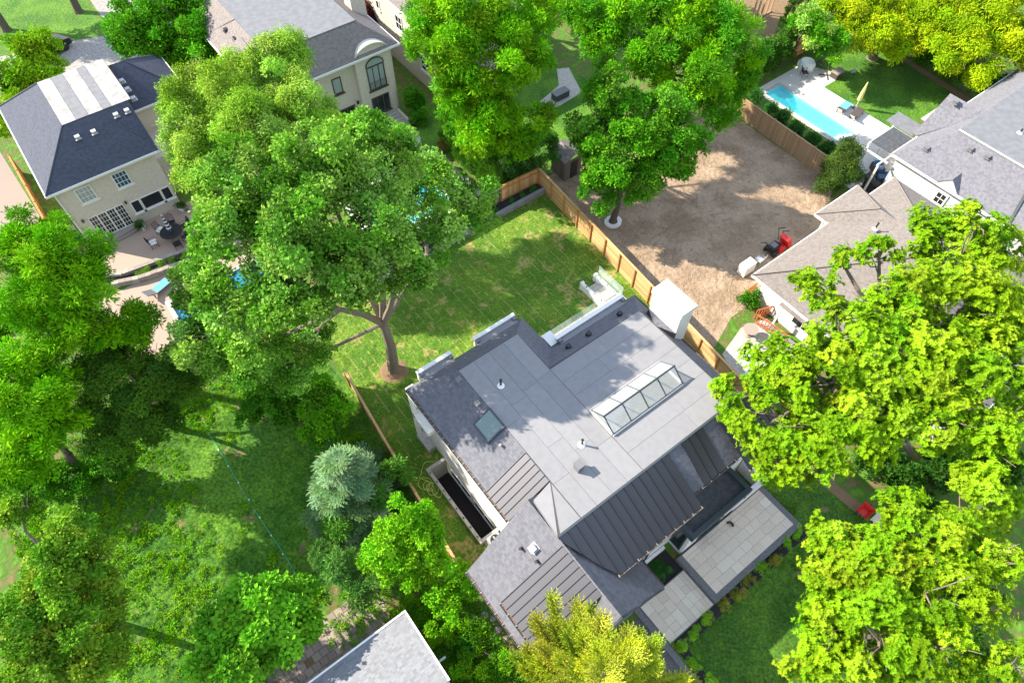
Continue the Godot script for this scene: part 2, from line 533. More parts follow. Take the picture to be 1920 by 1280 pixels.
func tree(called: String, label: String, base: Vector3, rad: float, lobes: Array, kind: String, tints: Array, dens := 1.0, size := 1.0, seed_ := 1, bark: Material = null, fork := 0.42, group := "", category := "tree", lean := Vector3.ZERO, fat := 0.84) -> Node3D:
	var t := thing(called, label, category, base, group)
	var r := RandomNumberGenerator.new()
	r.seed = seed_ + 100
	var mid := Vector3.ZERO
	var top := 0.0
	for l in lobes:
		mid += Vector3(l[0], l[1], l[2]) / lobes.size()
		top = max(top, l[1])
	var st := ST()
	var f := base.lerp(Vector3(mid.x, mid.y, mid.z), fork) + lean
	f.y = mid.y * fork + 0.2
	var m1 := base.lerp(f, 0.5) + ball(r) * rad * 0.7
	tube(st, [base - Vector3(0, 0.15, 0), base + Vector3(0, 0.25, 0), m1, f], [rad * 1.7, rad * 1.15, rad * 0.95, rad * 0.8], 9)
	# limbs: a few main ones, then a branch to each lobe
	var nodes := []
	var mains: int = clamp(lobes.size() / 3, 1, 5)
	for k in mains:
		var l: Array = lobes[int(k * lobes.size() / float(mains))]
		var to := Vector3(l[0], l[1], l[2])
		var e := f.lerp(to, 0.55) + Vector3(0, 0.4, 0) + ball(r) * 0.5
		tube(st, [f, f.lerp(e, 0.5) + ball(r) * 0.25 + Vector3(0, 0.2, 0), e], [rad * 0.7, rad * 0.55, rad * 0.42], 7)
		nodes.append(e)
	for l in lobes:
		var to := Vector3(l[0], l[1], l[2])
		var from: Vector3 = f
		for e in nodes:
			if e.distance_to(to) < from.distance_to(to): from = e
		var h := from.lerp(to, 0.55) + ball(r) * 0.35
		tube(st, [from, h, to], [rad * 0.36, rad * 0.26, rad * 0.14], 6)
		for k in 6:
			var d := (ball(r) + Vector3(0, 0.35, 0)).normalized()
			var s := h.lerp(to, r.randf_range(0.2, 1.0))
			var e: Vector3 = to + d * l[3] * r.randf_range(0.72, 1.12)
			tube(st, [s, s.lerp(e, 0.5) + ball(r) * 0.15, e], [rad * 0.13, rad * 0.08, 0.012], 4)
	obj("trunk", st, bark if bark else M.bark, t)
	crown(t, lobes, kind, tints, dens, size, seed_, "crown", fat)
	return t

func bush(called: String, label: String, base: Vector3, lobes: Array, kind: String, tints: Array, dens := 1.0, size := 1.0, seed_ := 1, group := "", category := "shrub") -> Node3D:
	var t := thing(called, label, category, base, group)
	var r := RandomNumberGenerator.new()
	r.seed = seed_ + 50
	var st := ST()
	for l in lobes:
		var to := Vector3(l[0], l[1], l[2])
		for k in 3:
			var e: Vector3 = to + ball(r) * l[3] * 0.6
			tube(st, [base - Vector3(0, 0.1, 0), base.lerp(e, 0.5) + ball(r) * 0.12, e], [0.035, 0.025, 0.012], 5)
	obj("stem", st, M.bark_dark, t)
	crown(t, lobes, kind, tints, dens, size, seed_, "foliage")
	return t

func conifer(called: String, label: String, base: Vector3, height: float, radius: float, tints: Array, rise: float, seed_: int, whorl := 0.34, size := 1.0, low := 0.08) -> Node3D:
	var t := thing(called, label, "tree", base)
	var r := RandomNumberGenerator.new()
	r.seed = seed_
	var st := ST()
	tube(st, [base - Vector3(0, 0.1, 0), base + Vector3(0, height * 0.5, 0), base + Vector3(0, height, 0)], [height * 0.022 + 0.04, height * 0.014, 0.015], 8)
	var places := []
	var cols := []
	var y := height * low
	while y < height:
		var k := 1.0 - y / height
		var n := int(lerp(5.0, 9.0, k))
		var turn := r.randf() * TAU
		for b in n:
			var a := turn + TAU * b / n + r.randf_range(-0.25, 0.25)
			var reach := radius * pow(k, 0.8) * r.randf_range(0.75, 1.15) + 0.15
			var d := Vector3(cos(a), 0, sin(a))
			var from := base + Vector3(0, y, 0)
			var pts := []
			for s in 5:
				var u := s / 4.0
				pts.append(from + d * reach * u + Vector3(0, (rise * u * u - 0.12 * u) * reach, 0))
			tube(st, pts, [0.03, 0.025, 0.02, 0.014, 0.006], 4)
			var c := vary(tints[r.randi() % tints.size()], r)
			var steps := int(reach / (0.17 * size)) + 2
			for s in steps:
				var u := (s + 0.6) / steps
				var p: Vector3 = pts[min(int(u * 4), 3)].lerp(pts[min(int(u * 4) + 1, 4)], u * 4 - floor(u * 4))
				for side in 3:
					var w := (side - 1) * r.randf_range(0.5, 1.0)
					var f := (d.rotated(Vector3.UP, w) + Vector3(0, rise * u * 1.2 + r.randf_range(-0.12, 0.15), 0)).normalized()
					var x := Vector3.UP.cross(f).normalized()
					places.append(Transform3D(Basis(x, f.cross(x), f) * Basis.from_scale(Vector3.ONE * size * r.randf_range(0.75, 1.2)), p))
					var q := r.randf_range(0.85, 1.15)
					cols.append(Color(c.r * q, c.g * q, c.b * q))
		y += whorl * r.randf_range(0.8, 1.2) * (0.6 + 0.4 * k)
	obj("trunk", st, M.bark_dark, t)
	scatter("crown", t, "needle", places, cols, M.needle).set_meta("kind", "stuff")
	return t

# a row of lobes that fills a hedge from a to b
func hedge_lobes(a: Vector3, b: Vector3, high: float, wide: float) -> Array:
	var out := []
	var n := int(a.distance_to(b) / (wide * 0.75)) + 1
	for k in n + 1:
		var p := a.lerp(b, float(k) / n)
		var y := wide * 0.5
		while y < high:
			out.append([p.x + rng.randf_range(-0.1, 0.1), y, p.z + rng.randf_range(-0.1, 0.1), wide * 0.55])
			y += wide * 0.75
	return out

func turf(label: String, poly: Array, tints: Array, per_m2: float, seed_: int, dry: FastNoiseLite, skip: Array) -> void:
	var r := RandomNumberGenerator.new()
	r.seed = seed_
	var pg := PackedVector2Array()
	for p in poly: pg.append(Vector2(p[0], p[1]))
	var lo := pg[0]; var hi := pg[0]
	for p in pg:
		lo = lo.min(p); hi = hi.max(p)
	var places := []
	var cols := []
	for k in int((hi.x - lo.x) * (hi.y - lo.y) * per_m2):
		var p := Vector2(r.randf_range(lo.x, hi.x), r.randf_range(lo.y, hi.y))
		if not Geometry2D.is_point_in_polygon(p, pg): continue
		var bad := false
		for s in skip:
			if p.x > s[0] and p.x < s[2] and p.y > s[1] and p.y < s[3]: bad = true
		if bad: continue
		var d := dry.get_noise_2d(p.x * 10, p.y * 10) + dried(p.x, p.y)
		if d > 0.34 and r.randf() < 0.75: continue
		places.append(Transform3D(Basis(Vector3.UP, r.randf() * TAU) * Basis.from_scale(Vector3(1, r.randf_range(0.7, 1.2), 1)), Vector3(p.x, 0.008, p.y)))
		var c: Color = tints[0].lerp(tints[1], clamp(0.5 + d * 1.1 + r.randf_range(-0.2, 0.2), 0, 1))
		if d > 0.26: c = c.lerp(tints[2], 0.6)
		cols.append(vary(c, r))
	var o := scatter("grass", self, "grass", places, cols, M.needle)
	o.set_meta("kind", "stuff")
	tag(o, label, "grass")

# ---------------------------------------------------------------- scene
func _ready() -> void:
	rng.seed = 11
	var cam := Camera3D.new()
	cam.name = "camera"
	cam.fov = 53.13
	cam.near = 0.5
	cam.far = 600.0
	cam.position = Vector3(0, 38, 0)
	cam.rotation_degrees = Vector3(-56, -37.15, 0)
	add_child(cam)
	cam.current = true
	var sky := ProceduralSkyMaterial.new()
	sky.sky_top_color = Color(0.66, 0.73, 0.84)
	sky.sky_horizon_color = Color(0.90, 0.91, 0.92)
	sky.sky_curve = 0.25
	sky.ground_horizon_color = Color(0.55, 0.58, 0.52)
	sky.ground_bottom_color = Color(0.30, 0.33, 0.26)
	sky.energy_multiplier = 0.95
	sky.sun_angle_max = 1.0
	var env := Environment.new()
	env.background_mode = Environment.BG_SKY
	env.sky = Sky.new()
	env.sky.sky_material = sky
	env.tonemap_mode = Environment.TONE_MAPPER_LINEAR
	env.tonemap_exposure = 2.45
	env.sdfgi_enabled = true
	env.ssao_enabled = true
	env.ssil_enabled = true
	var we := WorldEnvironment.new()
	we.name = "environment"
	we.environment = env
	add_child(we)
	var sun := DirectionalLight3D.new()
	sun.name = "sun"
	sun.light_energy = 1.6
	sun.light_color = Color(1.0, 0.955, 0.88)
	sun.light_angular_distance = 0.6
	sun.shadow_enabled = true
	add_child(sun)
	sun.look_at_from_position(Vector3.ZERO, Vector3(0.508, -0.574, 0.639), Vector3.UP)
	make_materials()
	setting()
	main_house()
	north_west_house()
	north_house()
	east_houses()
	fences()
	yard_things()
	neighbour_things()
	trees()
	shrubs()
	grasses()

const WELL := [5.97, -15.9, 7.08, -10.72]
const POOL := [49.45, -28.0, 51.45, -19.8]
const BLUE_POOL := [-1.6, -37.4, 6.0, -34.4]
const TEAL_POOL := [13.6, -37.6, 19.7, -33.6]

const DRY := [[21.6, -21.0, 1.7], [24.4, -20.6, 1.1], [24.5, -25.6, 1.5], [20.5, -25.3, 0.9], [25.0, -28.0, 0.9], [13.6, -26.2, 0.55], [13.7, -25.0, 0.55], [13.6, -23.7, 0.5], [5.0, -10.5, 1.6], [5.6, -13.2, 0.7], [9.4, -28.9, 0.9], [18.0, -29.0, 0.6], [17.2, -24.6, 0.5], [23.0, -23.6, 0.6]]

func dried(px: float, pz: float) -> float:
	var most := 0.0
	for s in DRY:
		var dx: float = px - s[0]
		var dz: float = pz - s[1]
		var r: float = s[2]
		if abs(dx) < r and abs(dz) < r:
			most = max(most, 0.95 * (1.0 - sqrt(dx * dx + dz * dz) / r))
	return most

func sod_texture() -> ImageTexture:
	# sod laid in rolls: the joints show as thin straw lines, some rolls have dried out
	var a := noise(0.01, 3, 3); var b := noise(0.08, 4, 2); var c := noise(0.3, 5, 1); var d := noise(0.022, 6, 2)
	var paint := func(x: int, y: int) -> Color:
		var px := x / 640.0 * 24.0 + 3.0
		var pz := y / 640.0 * 24.0 - 31.0
		var base := Color(0.075, 0.185, 0.008).lerp(Color(0.135, 0.25, 0.014), clamp(0.5 + a.get_noise_2d(x, y) * 1.2 + b.get_noise_2d(x, y) * 0.5, 0, 1))
		base = base * (0.85 + 0.45 * c.get_noise_2d(x, y))
		var dry: float = d.get_noise_2d(x + 300, y) + 0.25 * b.get_noise_2d(x, y)
		dry += dried(px, pz)
		base = base.lerp(Color(0.36, 0.27, 0.10), clamp((dry - 0.34) * 2.4, 0, 0.85) * clamp(0.6 + b.get_noise_2d(x * 1.5, y * 1.5), 0, 1))
		# rolls run along z, 0.6 m wide and 2.1 m long
		var roll: int = int(floor(px / 0.61))
		var fx: float = px / 0.61 - roll
		var along: float = (pz + (roll % 3) * 0.7 + (roll * 37 % 11) * 0.13) / 2.1
		var fz: float = along - floor(along)
		var seam: float = max(0.0, 1.0 - min(fx, 1.0 - fx) / 0.075) * clamp(0.35 + b.get_noise_2d(x * 0.7, y * 0.7) * 2.2, 0, 1)
		seam = max(seam, max(0.0, 1.0 - min(fz, 1.0 - fz) / 0.024) * clamp(0.2 + b.get_noise_2d(x, y * 0.6) * 2.4, 0, 1))
		return base.lerp(Color(0.40, 0.32, 0.12), seam * 0.9)
	return picture(640, 640, paint)

func dirt_texture() -> ImageTexture:
	# bare graded soil with curved wheel tracks
	var a := noise(0.01, 13, 3); var b := noise(0.065, 14, 3); var c := noise(0.3, 15, 1)
	var tracks := [[262.0, 690.0, 325.0], [262.0, 690.0, 350.0], [440.0, 740.0, 440.0], [440.0, 740.0, 462.0], [-125.0, 190.0, 440.0], [-125.0, 190.0, 463.0], [560.0, -190.0, 512.0], [560.0, -190.0, 536.0], [125.0, 875.0, 500.0], [125.0, 875.0, 523.0]]
	var paint := func(x: int, y: int) -> Color:
		var base := Color(0.26, 0.18, 0.115).lerp(Color(0.38, 0.28, 0.19), clamp(0.5 + a.get_noise_2d(x, y) * 1.3 + b.get_noise_2d(x, y) * 0.4, 0, 1))
		base = base * (0.94 + 0.22 * c.get_noise_2d(x, y))
		var wob := b.get_noise_2d(x * 0.6, y * 0.6) * 3.0
		for t in tracks:
			var q: float = abs(Vector2(x - t[0], y - t[1]).length() - t[2] + wob)
			if q < 7.0:
				var k: float = clamp(0.35 + a.get_noise_2d(x * 2.0 + t[2], y * 2.0) * 2.0, 0, 1) * (1.0 - q / 7.0)
				base = base.lerp(Color(0.17, 0.115, 0.075), k * 0.55)
		return base
	return picture(640, 640, paint)

func lawn_texture(seed_: int, bare: float, tone := 1.0) -> ImageTexture:  # tone lowers the grass colour where a lawn should look shaded
	var a := noise(0.013, seed_, 3); var b := noise(0.085, seed_ + 1, 2); var c := noise(0.3, seed_ + 2, 1)
	var paint := func(x: int, y: int) -> Color:
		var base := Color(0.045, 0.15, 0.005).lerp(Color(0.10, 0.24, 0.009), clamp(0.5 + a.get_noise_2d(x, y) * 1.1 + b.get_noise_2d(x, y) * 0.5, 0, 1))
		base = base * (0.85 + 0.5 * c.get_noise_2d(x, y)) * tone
		var dry := a.get_noise_2d(x * 1.4 + 500, y * 1.4) + b.get_noise_2d(x, y) * 0.35
		return base.lerp(Color(0.22, 0.15, 0.075), clamp((dry - bare) * 3.0, 0, 0.85))
	return picture(320, 320, paint)

func pictured(t: Texture2D, bump := 1.5) -> StandardMaterial3D:
	var m := mat(1, 1, 1, 0.95)
	m.albedo_texture = t
	var b := NoiseTexture2D.new()
	b.width = 512; b.height = 512; b.seamless = true; b.as_normal_map = true; b.bump_strength = bump
	b.noise = noise(0.08, 77, 4)
	m.normal_enabled = true
	m.normal_texture = b
	return m

const BACK_LAWN := [[5.6, -30.1], [26.05, -30.1], [24.9, -16.0], [4.25, -16.0]]

func setting() -> void:
	var st := ST()
	holed(st, -160, -220, 220, 60, 0.0, [WELL, POOL, BLUE_POOL, TEAL_POOL])
	struct("ground", st, M.wild, "rough grass and weeds covering the ground between the plots", "ground")
	# back lawn of the white house
	st = ST()
	flat_poly(st, BACK_LAWN, 0.004, 24.0, Vector2(3, -31))
	flat_poly(st, [[4.25, -16], [5.97, -16], [5.97, -8.6], [3.85, -8.6]], 0.004, 24.0, Vector2(3, -31))
	flat_poly(st, rect(5.97, -10.72, 7.1, -8.6), 0.004, 24.0, Vector2(3, -31))
	flat_poly(st, [[20.3, -16], [24.9, -16], [24.3, -8], [20.3, -8]], 0.004, 24.0, Vector2(3, -31))
	struct("lawn", st, pictured(sod_texture()), "freshly laid sod lawn with straw coloured joints behind the white house", "lawn")
	st = ST()
	flat_poly(st, [[-14.5, -29.5], [4.6, -29.5], [4.95, -24], [3.85, -9.5], [-2.0, -13.0], [-15, -10.5]], 0.004, 20.0, Vector2(-15, -30))
	struct("lawn", st, pictured(lawn_texture(120, 0.44)), "shady neighbouring lawn with bare earth patches and a green line across it", "lawn")
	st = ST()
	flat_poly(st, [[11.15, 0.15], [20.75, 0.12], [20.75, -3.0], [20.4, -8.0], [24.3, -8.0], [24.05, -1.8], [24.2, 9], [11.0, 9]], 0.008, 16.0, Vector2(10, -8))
	struct("lawn", st, pictured(lawn_texture(140, 0.5, 0.78)), "front lawn with shade tinted into its green beside the row of round shrubs", "lawn")  # lowered tone paints the shade into the grass colour
	st = ST()
	flat_poly(st, [[26.25, -31.2], [29.0, -31.6], [45.0, -28.5], [44.9, -17.0], [40, -14.0], [30, -12.9], [28.7, -12.9], [26.0, -11.9], [24.95, -17.2]], 0.004, 21.0, Vector2(25, -33))
	struct("dirt_ground", st, pictured(dirt_texture(), 1.6), "bare brown soil plot marked by curving wheel tracks", "ground")
	st = ST()
	flat_poly(st, [[26.0, -11.2], [28.6, -11.9], [30.6, -11.4], [30.6, -7.0], [25.2, -7.0], [24.9, -8.5]], 0.008)
	struct("paving", st, M.concrete, "pale sunlit concrete paving beyond the cedar fence", "paving")
	# pool garden to the north east
	st = ST()
	holed(st, 49.0, -28.9, 54.4, -17.2, 0.008, [POOL])
	flat_poly(st, [[54.4, -28.9], [55.6, -28.9], [57.3, -25.45], [54.4, -25.45]], 0.008)
	flat_poly(st, rect(45.6, -17.2, 54.4, -14.5), 0.008)
	flat_poly(st, rect(57.5, -17.6, 60.5, -15.5), 0.008)
	struct("pool_deck", st, M.deck, "pale grey paved deck round the rectangular swimming pool", "paving")
	st = ST()
	flat_poly(st, [[54.4, -25.45], [57.3, -25.45], [55.6, -28.9], [57.0, -29.6], [60.5, -29.6], [63.6, -26], [62.6, -15.5], [60.5, -15.5], [60.5, -17.6], [57.5, -17.6], [54.4, -17.4]], 0.006, 14.0, Vector2(53, -30))
	struct("lawn", st, pictured(lawn_texture(160, 0.75)), "smooth bright green lawn beside the swimming pool deck", "lawn")
	st = ST()
	flat_poly(st, [[63.6, -26], [64.3, -26], [63.3, -15], [62.6, -15.5]], 0.008)
	struct("mulch_bed", st, M.brown_mulch, "narrow brown mulch strip along the tall hedge", "ground")
	pool(POOL, 1.3, M.pool_liner, M.water, "turquoise rectangular swimming pool beside the hedge and grey deck")
	pool(BLUE_POOL, 1.1, M.pool_blue, M.water, "deep blue swimming pool glimpsed between maple branches")
	pool(TEAL_POOL, 1.1, M.pool_liner, M.water, "turquoise pool partly hidden behind the maple crown")
	# yards behind
	st = ST()
	holed(st, 12.6, -39.5, 22.0, -32.4, 0.008, [TEAL_POOL])
	struct("pool_deck", st, M.deck, "pale stone deck around the pool behind the maple", "paving")
	st = ST()
	flat_poly(st, [[19.0, -42.0], [22.4, -44.6], [27.0, -44.0], [27.0, -32.0], [23.2, -32.0], [22.4, -39.0]], 0.005, 12.0, Vector2(18, -45))
	struct("lawn", st, pictured(lawn_texture(180, 0.7)), "narrow lawn beside the row of columnar cedars", "lawn")
	st = ST()
	flat_poly(st, [[27.4, -32.4], [34.0, -33.0], [38.5, -39.0], [36.0, -44.0], [29.0, -44.0]], 0.005, 12.0, Vector2(26, -45))
	struct("lawn", st, pictured(lawn_texture(200, 0.7)), "sunlit patch of lawn between the tall trees and the small shed", "lawn")
	st = ST()
	flat_poly(st, [[31.6, -38.9], [32.6, -37.6], [36.6, -38.0], [38.0, -41.5], [37.0, -42.0], [35.6, -40.0]], 0.012)
	struct("path", st, M.concrete, "curved pale path beside a dark storage bench", "path")
	st = ST()
	var ring := []
	for k in 20:
		ring.append([20.4 + 1.5 * cos(TAU * k / 20), -41.9 + 1.15 * sin(TAU * k / 20)])
	flat_poly(st, ring, 0.012)
	struct("patio", st, M.concrete, "round pale stone patio below the stucco house with the arched window", "patio")
	st = ST()
	flat_poly(st, [[54.6, -36.5], [58.0, -32.2], [66, -33], [66, -44], [57, -44]], 0.006)
	struct("dirt_ground", st, M.brown_mulch, "light brown construction earth beyond the far hedge", "ground")
	# street side to the north west
	st = ST()
	flat_poly(st, [[-1.5, -68.0], [9.0, -67.0], [13.0, -72.0], [6.2, -72.2], [0.6, -74.2], [-4.0, -75.0], [-8.0, -72.0]], 0.006)
	flat_poly(st, [[6.4, -72.4], [13.0, -72.0], [16.0, -90.0], [6.8, -90.0]], 0.006)
	flat_poly(st, [[12, -66], [22, -57.0], [26, -58.5], [24, -72], [14, -74]], 0.006)
	struct("road", st, M.road, "sunlit grey driveway and road behind the far houses", "road")
	st = ST()
	flat_poly(st, [[0.4, -74.6], [6.0, -72.5], [6.3, -90], [-8, -90], [-8, -75.5]], 0.006, 14.0, Vector2(-8, -90))
	struct("lawn", st, pictured(lawn_texture(220, 0.8)), "bright front lawn beside the far grey driveway", "lawn")
	st = ST()
	flat_poly(st, [[-9.6, -62], [-6.9, -62], [-6.4, -51.5], [-6.9, -47.0], [-9.6, -47.0]], 0.008)
	struct("path", st, M.red_brick[1], "narrow brown brick side path along the cedar side gate", "path")
	# front walk and drive
	driveway()
	st = ST()
	flat_poly(st, [[23.75, -2.6], [24.5, -2.6], [24.75, 1.2], [24.1, 1.2]], 0.014)
	struct("path", st, M.brown_mulch, "thin brown gravel strip at the edge of the front lawn", "path")
	st = ST()
	flat_poly(st, [[10.7, -0.42], [20.95, -0.42], [20.95, 0.12], [11.2, 0.17], [10.95, 3.0], [10.6, 3.0]], 0.012)
	flat_poly(st, rect(12.4, -4.3, 13.85, -2.75), 0.012)
	struct("mulch_bed", st, M.mulch, "black mulch bed with a row of round shrubs along the terrace", "ground")
	paved_patios()

func pool(h: Array, deep: float, liner: Material, water: Material, label: String) -> void:
	var t := thing("swimming_pool", label, "pool", Vector3((h[0] + h[2]) / 2, 0, (h[1] + h[3]) / 2))
	var st := ST()
	var a := Vector3(h[0], 0.0, h[1])
	var b := Vector3(h[2], 0.0, h[3])
	bx(st, Vector3(a.x - 0.2, -deep - 0.1, a.z - 0.2), Vector3(b.x + 0.2, -deep, b.z + 0.2))
	bx(st, Vector3(a.x - 0.2, -deep, a.z - 0.2), Vector3(a.x, -0.01, b.z + 0.2))
	bx(st, Vector3(b.x, -deep, a.z - 0.2), Vector3(b.x + 0.2, -0.01, b.z + 0.2))
	bx(st, Vector3(a.x, -deep, a.z - 0.2), Vector3(b.x, -0.01, a.z))
	bx(st, Vector3(a.x, -deep, b.z), Vector3(b.x, -0.01, b.z + 0.2))
	obj("basin", st, liner, t)
	st = ST()
	flat_poly(st, rect(a.x + 0.002, a.z + 0.002, b.x - 0.002, b.z - 0.002), -0.15)
	obj("water", st, water, t)
	st = ST()
	bx(st, Vector3(a.x - 0.3, 0.0, a.z - 0.3), Vector3(a.x, 0.05, b.z + 0.3))
	bx(st, Vector3(b.x, 0.0, a.z - 0.3), Vector3(b.x + 0.3, 0.05, b.z + 0.3))
	bx(st, Vector3(a.x, 0.0, a.z - 0.3), Vector3(b.x, 0.05, a.z))
	bx(st, Vector3(a.x, 0.0, b.z), Vector3(b.x, 0.05, b.z + 0.3))
	obj("coping", st, M.concrete, t)
	if label.contains("rectangular"):
		for k in 3:
			piece(t, "step", Vector3((a.x + b.x) / 2, -0.35 - k * 0.3, b.z - 0.2 - k * 0.4), Vector3(b.x - a.x - 0.01, 0.28, 0.39 + k * 0.01), M.frosted)

# stone slabs of three sizes laid in courses over a rectangle, each slab a piece
func slabs(parent: Node, x0: float, z0: float, x1: float, z1: float, y: float, along_x: bool, seed_: int) -> void:
	var r := RandomNumberGenerator.new()
	r.seed = seed_
	var w := z0 if along_x else x0
	var w1 := z1 if along_x else x1
	var l0 := x0 if along_x else z0
	var l1 := x1 if along_x else z1
	while w < w1 - 0.05:
		var row: float = [0.24, 0.4, 0.52][r.randi() % 3]
		if w1 - w - row < 0.16: row = w1 - w
		var l := l0
		while l < l1 - 0.02:
			var len_: float = [0.4, 0.6, 0.8, 1.05][r.randi() % 4]
			if l1 - l - len_ < 0.2: len_ = l1 - l
			var c := Vector2(l + len_ / 2, w + row / 2)
			var s := Vector2(len_ - 0.012, row - 0.012)
			var pos := Vector3(c.x, y + r.randf_range(-0.002, 0.002), c.y) if along_x else Vector3(c.y, y + r.randf_range(-0.002, 0.002), c.x)
			var size := Vector3(s.x, 0.05, s.y) if along_x else Vector3(s.y, 0.05, s.x)
			piece(parent, "paver", pos, size, M.paver_white if r.randf() < 0.025 else M.paver[r.randi() % 5])
			l += len_
		w += row

func paved_patios() -> void:
	# raised terrace
	var st := ST()
	bx(st, Vector3(13.85, 0.0, -3.35), Vector3(20.8, 0.42, -0.42))
	var p := struct("terrace", st, M.dark_stone, "raised beige stone terrace with a dark grey border in front of the white house", "terrace")
	slabs(p, 14.2, -3.3, 20.45, -0.75, 0.41, true, 4)
	# the lower landing
	st = ST()
	bx(st, Vector3(10.55, 0.0, -2.75), Vector3(13.84, 0.12, -0.42))
	p = struct("patio", st, M.dark_stone, "lower beige stone landing between the driveway and the raised terrace", "patio")
	slabs(p, 10.6, -2.7, 13.8, -0.47, 0.11, false, 5)
	# old paving at the bottom left garage
	st = ST()
	flat_poly(st, [[-6.6, -12.4], [-0.2, -12.4], [0.4, -10.6], [-2, -9.4], [-7, -9.0]], 0.010)
	p = struct("patio", st, M.brown_mulch, "old mossy reddish paving beside the light grey roofed garage", "patio")
	var r := RandomNumberGenerator.new()
	r.seed = 8
	for i in 16:
		for k in 8:
			var c := Vector3(-6.6 + i * 0.43 + (k % 2) * 0.2, 0.02 + r.randf() * 0.008, -12.2 + k * 0.42)
			if c.x > 0.1 - k * 0.12: continue
			if r.randf() < 0.06: continue
			piece(p, "paver", c, Vector3(0.405, 0.05, 0.395), M.red_brick[r.randi() % 3], Basis(Vector3.UP, r.randf_range(-0.03, 0.03)))

func driveway() -> void:
	var st := ST()
	flat_poly(st, [[4.0, -2.4], [10.2, -2.4], [10.35, 9], [3.6, 9]], 0.010)
	struct("driveway", st, M.asphalt, "dark asphalt driveway in front of the garage", "driveway")
	st = ST()
	bx(st, Vector3(10.2, 0.0, -2.75), Vector3(10.53, 0.13, 6.0))
	struct("kerb", st, M.dark_stone, "dark grey stone kerb along the driveway", "kerb")

# ---------------------------------------------------------------- the white house
func V(x: float, y: float, z: float) -> Vector3:
	return Vector3(x, y, z)

# standing seam panels over a slope: corner a at the ridge, b at the ridge's far end, down: the vector to the eave, each panel a piece
func seams(parent: Node, a: Vector3, b: Vector3, down: Vector3, n: int, cut := [], called := "metal_panel") -> void:
	var step := (b - a) / n
	var nrm := down.cross(step).normalized()
	if nrm.y < 0: nrm = -nrm
	for k in n:
		var p := a + step * k
		var q := p + step * 0.985
		var d0 := 1.0
		var d1 := 1.0
		if cut.size() > k:
			d0 = cut[k][0]; d1 = cut[k][1]
		var st := ST()
		plate(st, [p, q, q + down * d1, p + down * d0], 0.02)
		var rib := step.normalized() * 0.028
		plate(st, [p + nrm * 0.045, p + rib + nrm * 0.045, p + rib + nrm * 0.045 + down * d0, p + nrm * 0.045 + down * d0], 0.05)
		obj(called, st, M.metal, parent)

func gutter(parent: Node, a: Vector3, b: Vector3, trough: Material, clips := 0.6) -> void:
	var st := ST()
	var d := (b - a).normalized()
	var o := Vector3(d.z, 0, -d.x)
	var len_ := a.distance_to(b)
	var turn := Basis(d, Vector3.UP, d.cross(Vector3.UP))
	obx(st, (a + b) / 2 + Vector3(0, -0.10, 0), Vector3(len_, 0.02, 0.13), turn)
	obx(st, (a + b) / 2 + o * 0.06 + Vector3(0, -0.05, 0), Vector3(len_, 0.12, 0.015), turn)
	obx(st, (a + b) / 2 - o * 0.06 + Vector3(0, -0.05, 0), Vector3(len_, 0.12, 0.015), turn)
	var g := obj("gutter", st, M.trim_dark, parent)
	st = ST()
	obx(st, (a + b) / 2 + Vector3(0, -0.06, 0), Vector3(len_ - 0.02, 0.05, 0.10), turn)
	obj("leaf_litter", st, trough, g)
	if clips > 0:
		for k in int(len_ / clips) + 1:
			piece(g, "gutter_clip", a + d * min(len_ - 0.03, 0.03 + k * clips) + Vector3(0, 0.018, 0), Vector3(0.022, 0.012, 0.13), M.galv, turn)

func roof_vent(parent: Node, at: Vector3, s: float, m: Material, turn := Basis()) -> void:
	var st := ST()
	obx(st, at + turn * Vector3(0, 0.09, 0), Vector3(s, 0.18, s), turn)
	obx(st, at + turn * Vector3(0, 0.20, 0), Vector3(s * 1.25, 0.035, s * 1.25), turn)
	obx(st, at + turn * Vector3(0, 0.01, 0), Vector3(s * 1.6, 0.014, s * 1.6), turn)
	obj("roof_vent", st, m, parent)

func pipe_vent(parent: Node, at: Vector3, h: float) -> void:
	var st := ST()
	lathe(st, at, [[0.2, 0.0], [0.19, 0.025], [0.11, 0.06], [0.09, 0.12], [0.0, 0.12]], 14)
	var p := obj("vent_flashing", st, M.white, parent)
	st = ST()
	lathe(st, at, [[0.055, 0.1], [0.055, h], [0.07, h], [0.07, h + 0.05], [0.0, h + 0.05]], 12)
	obj("vent_pipe", st, M.black, p)

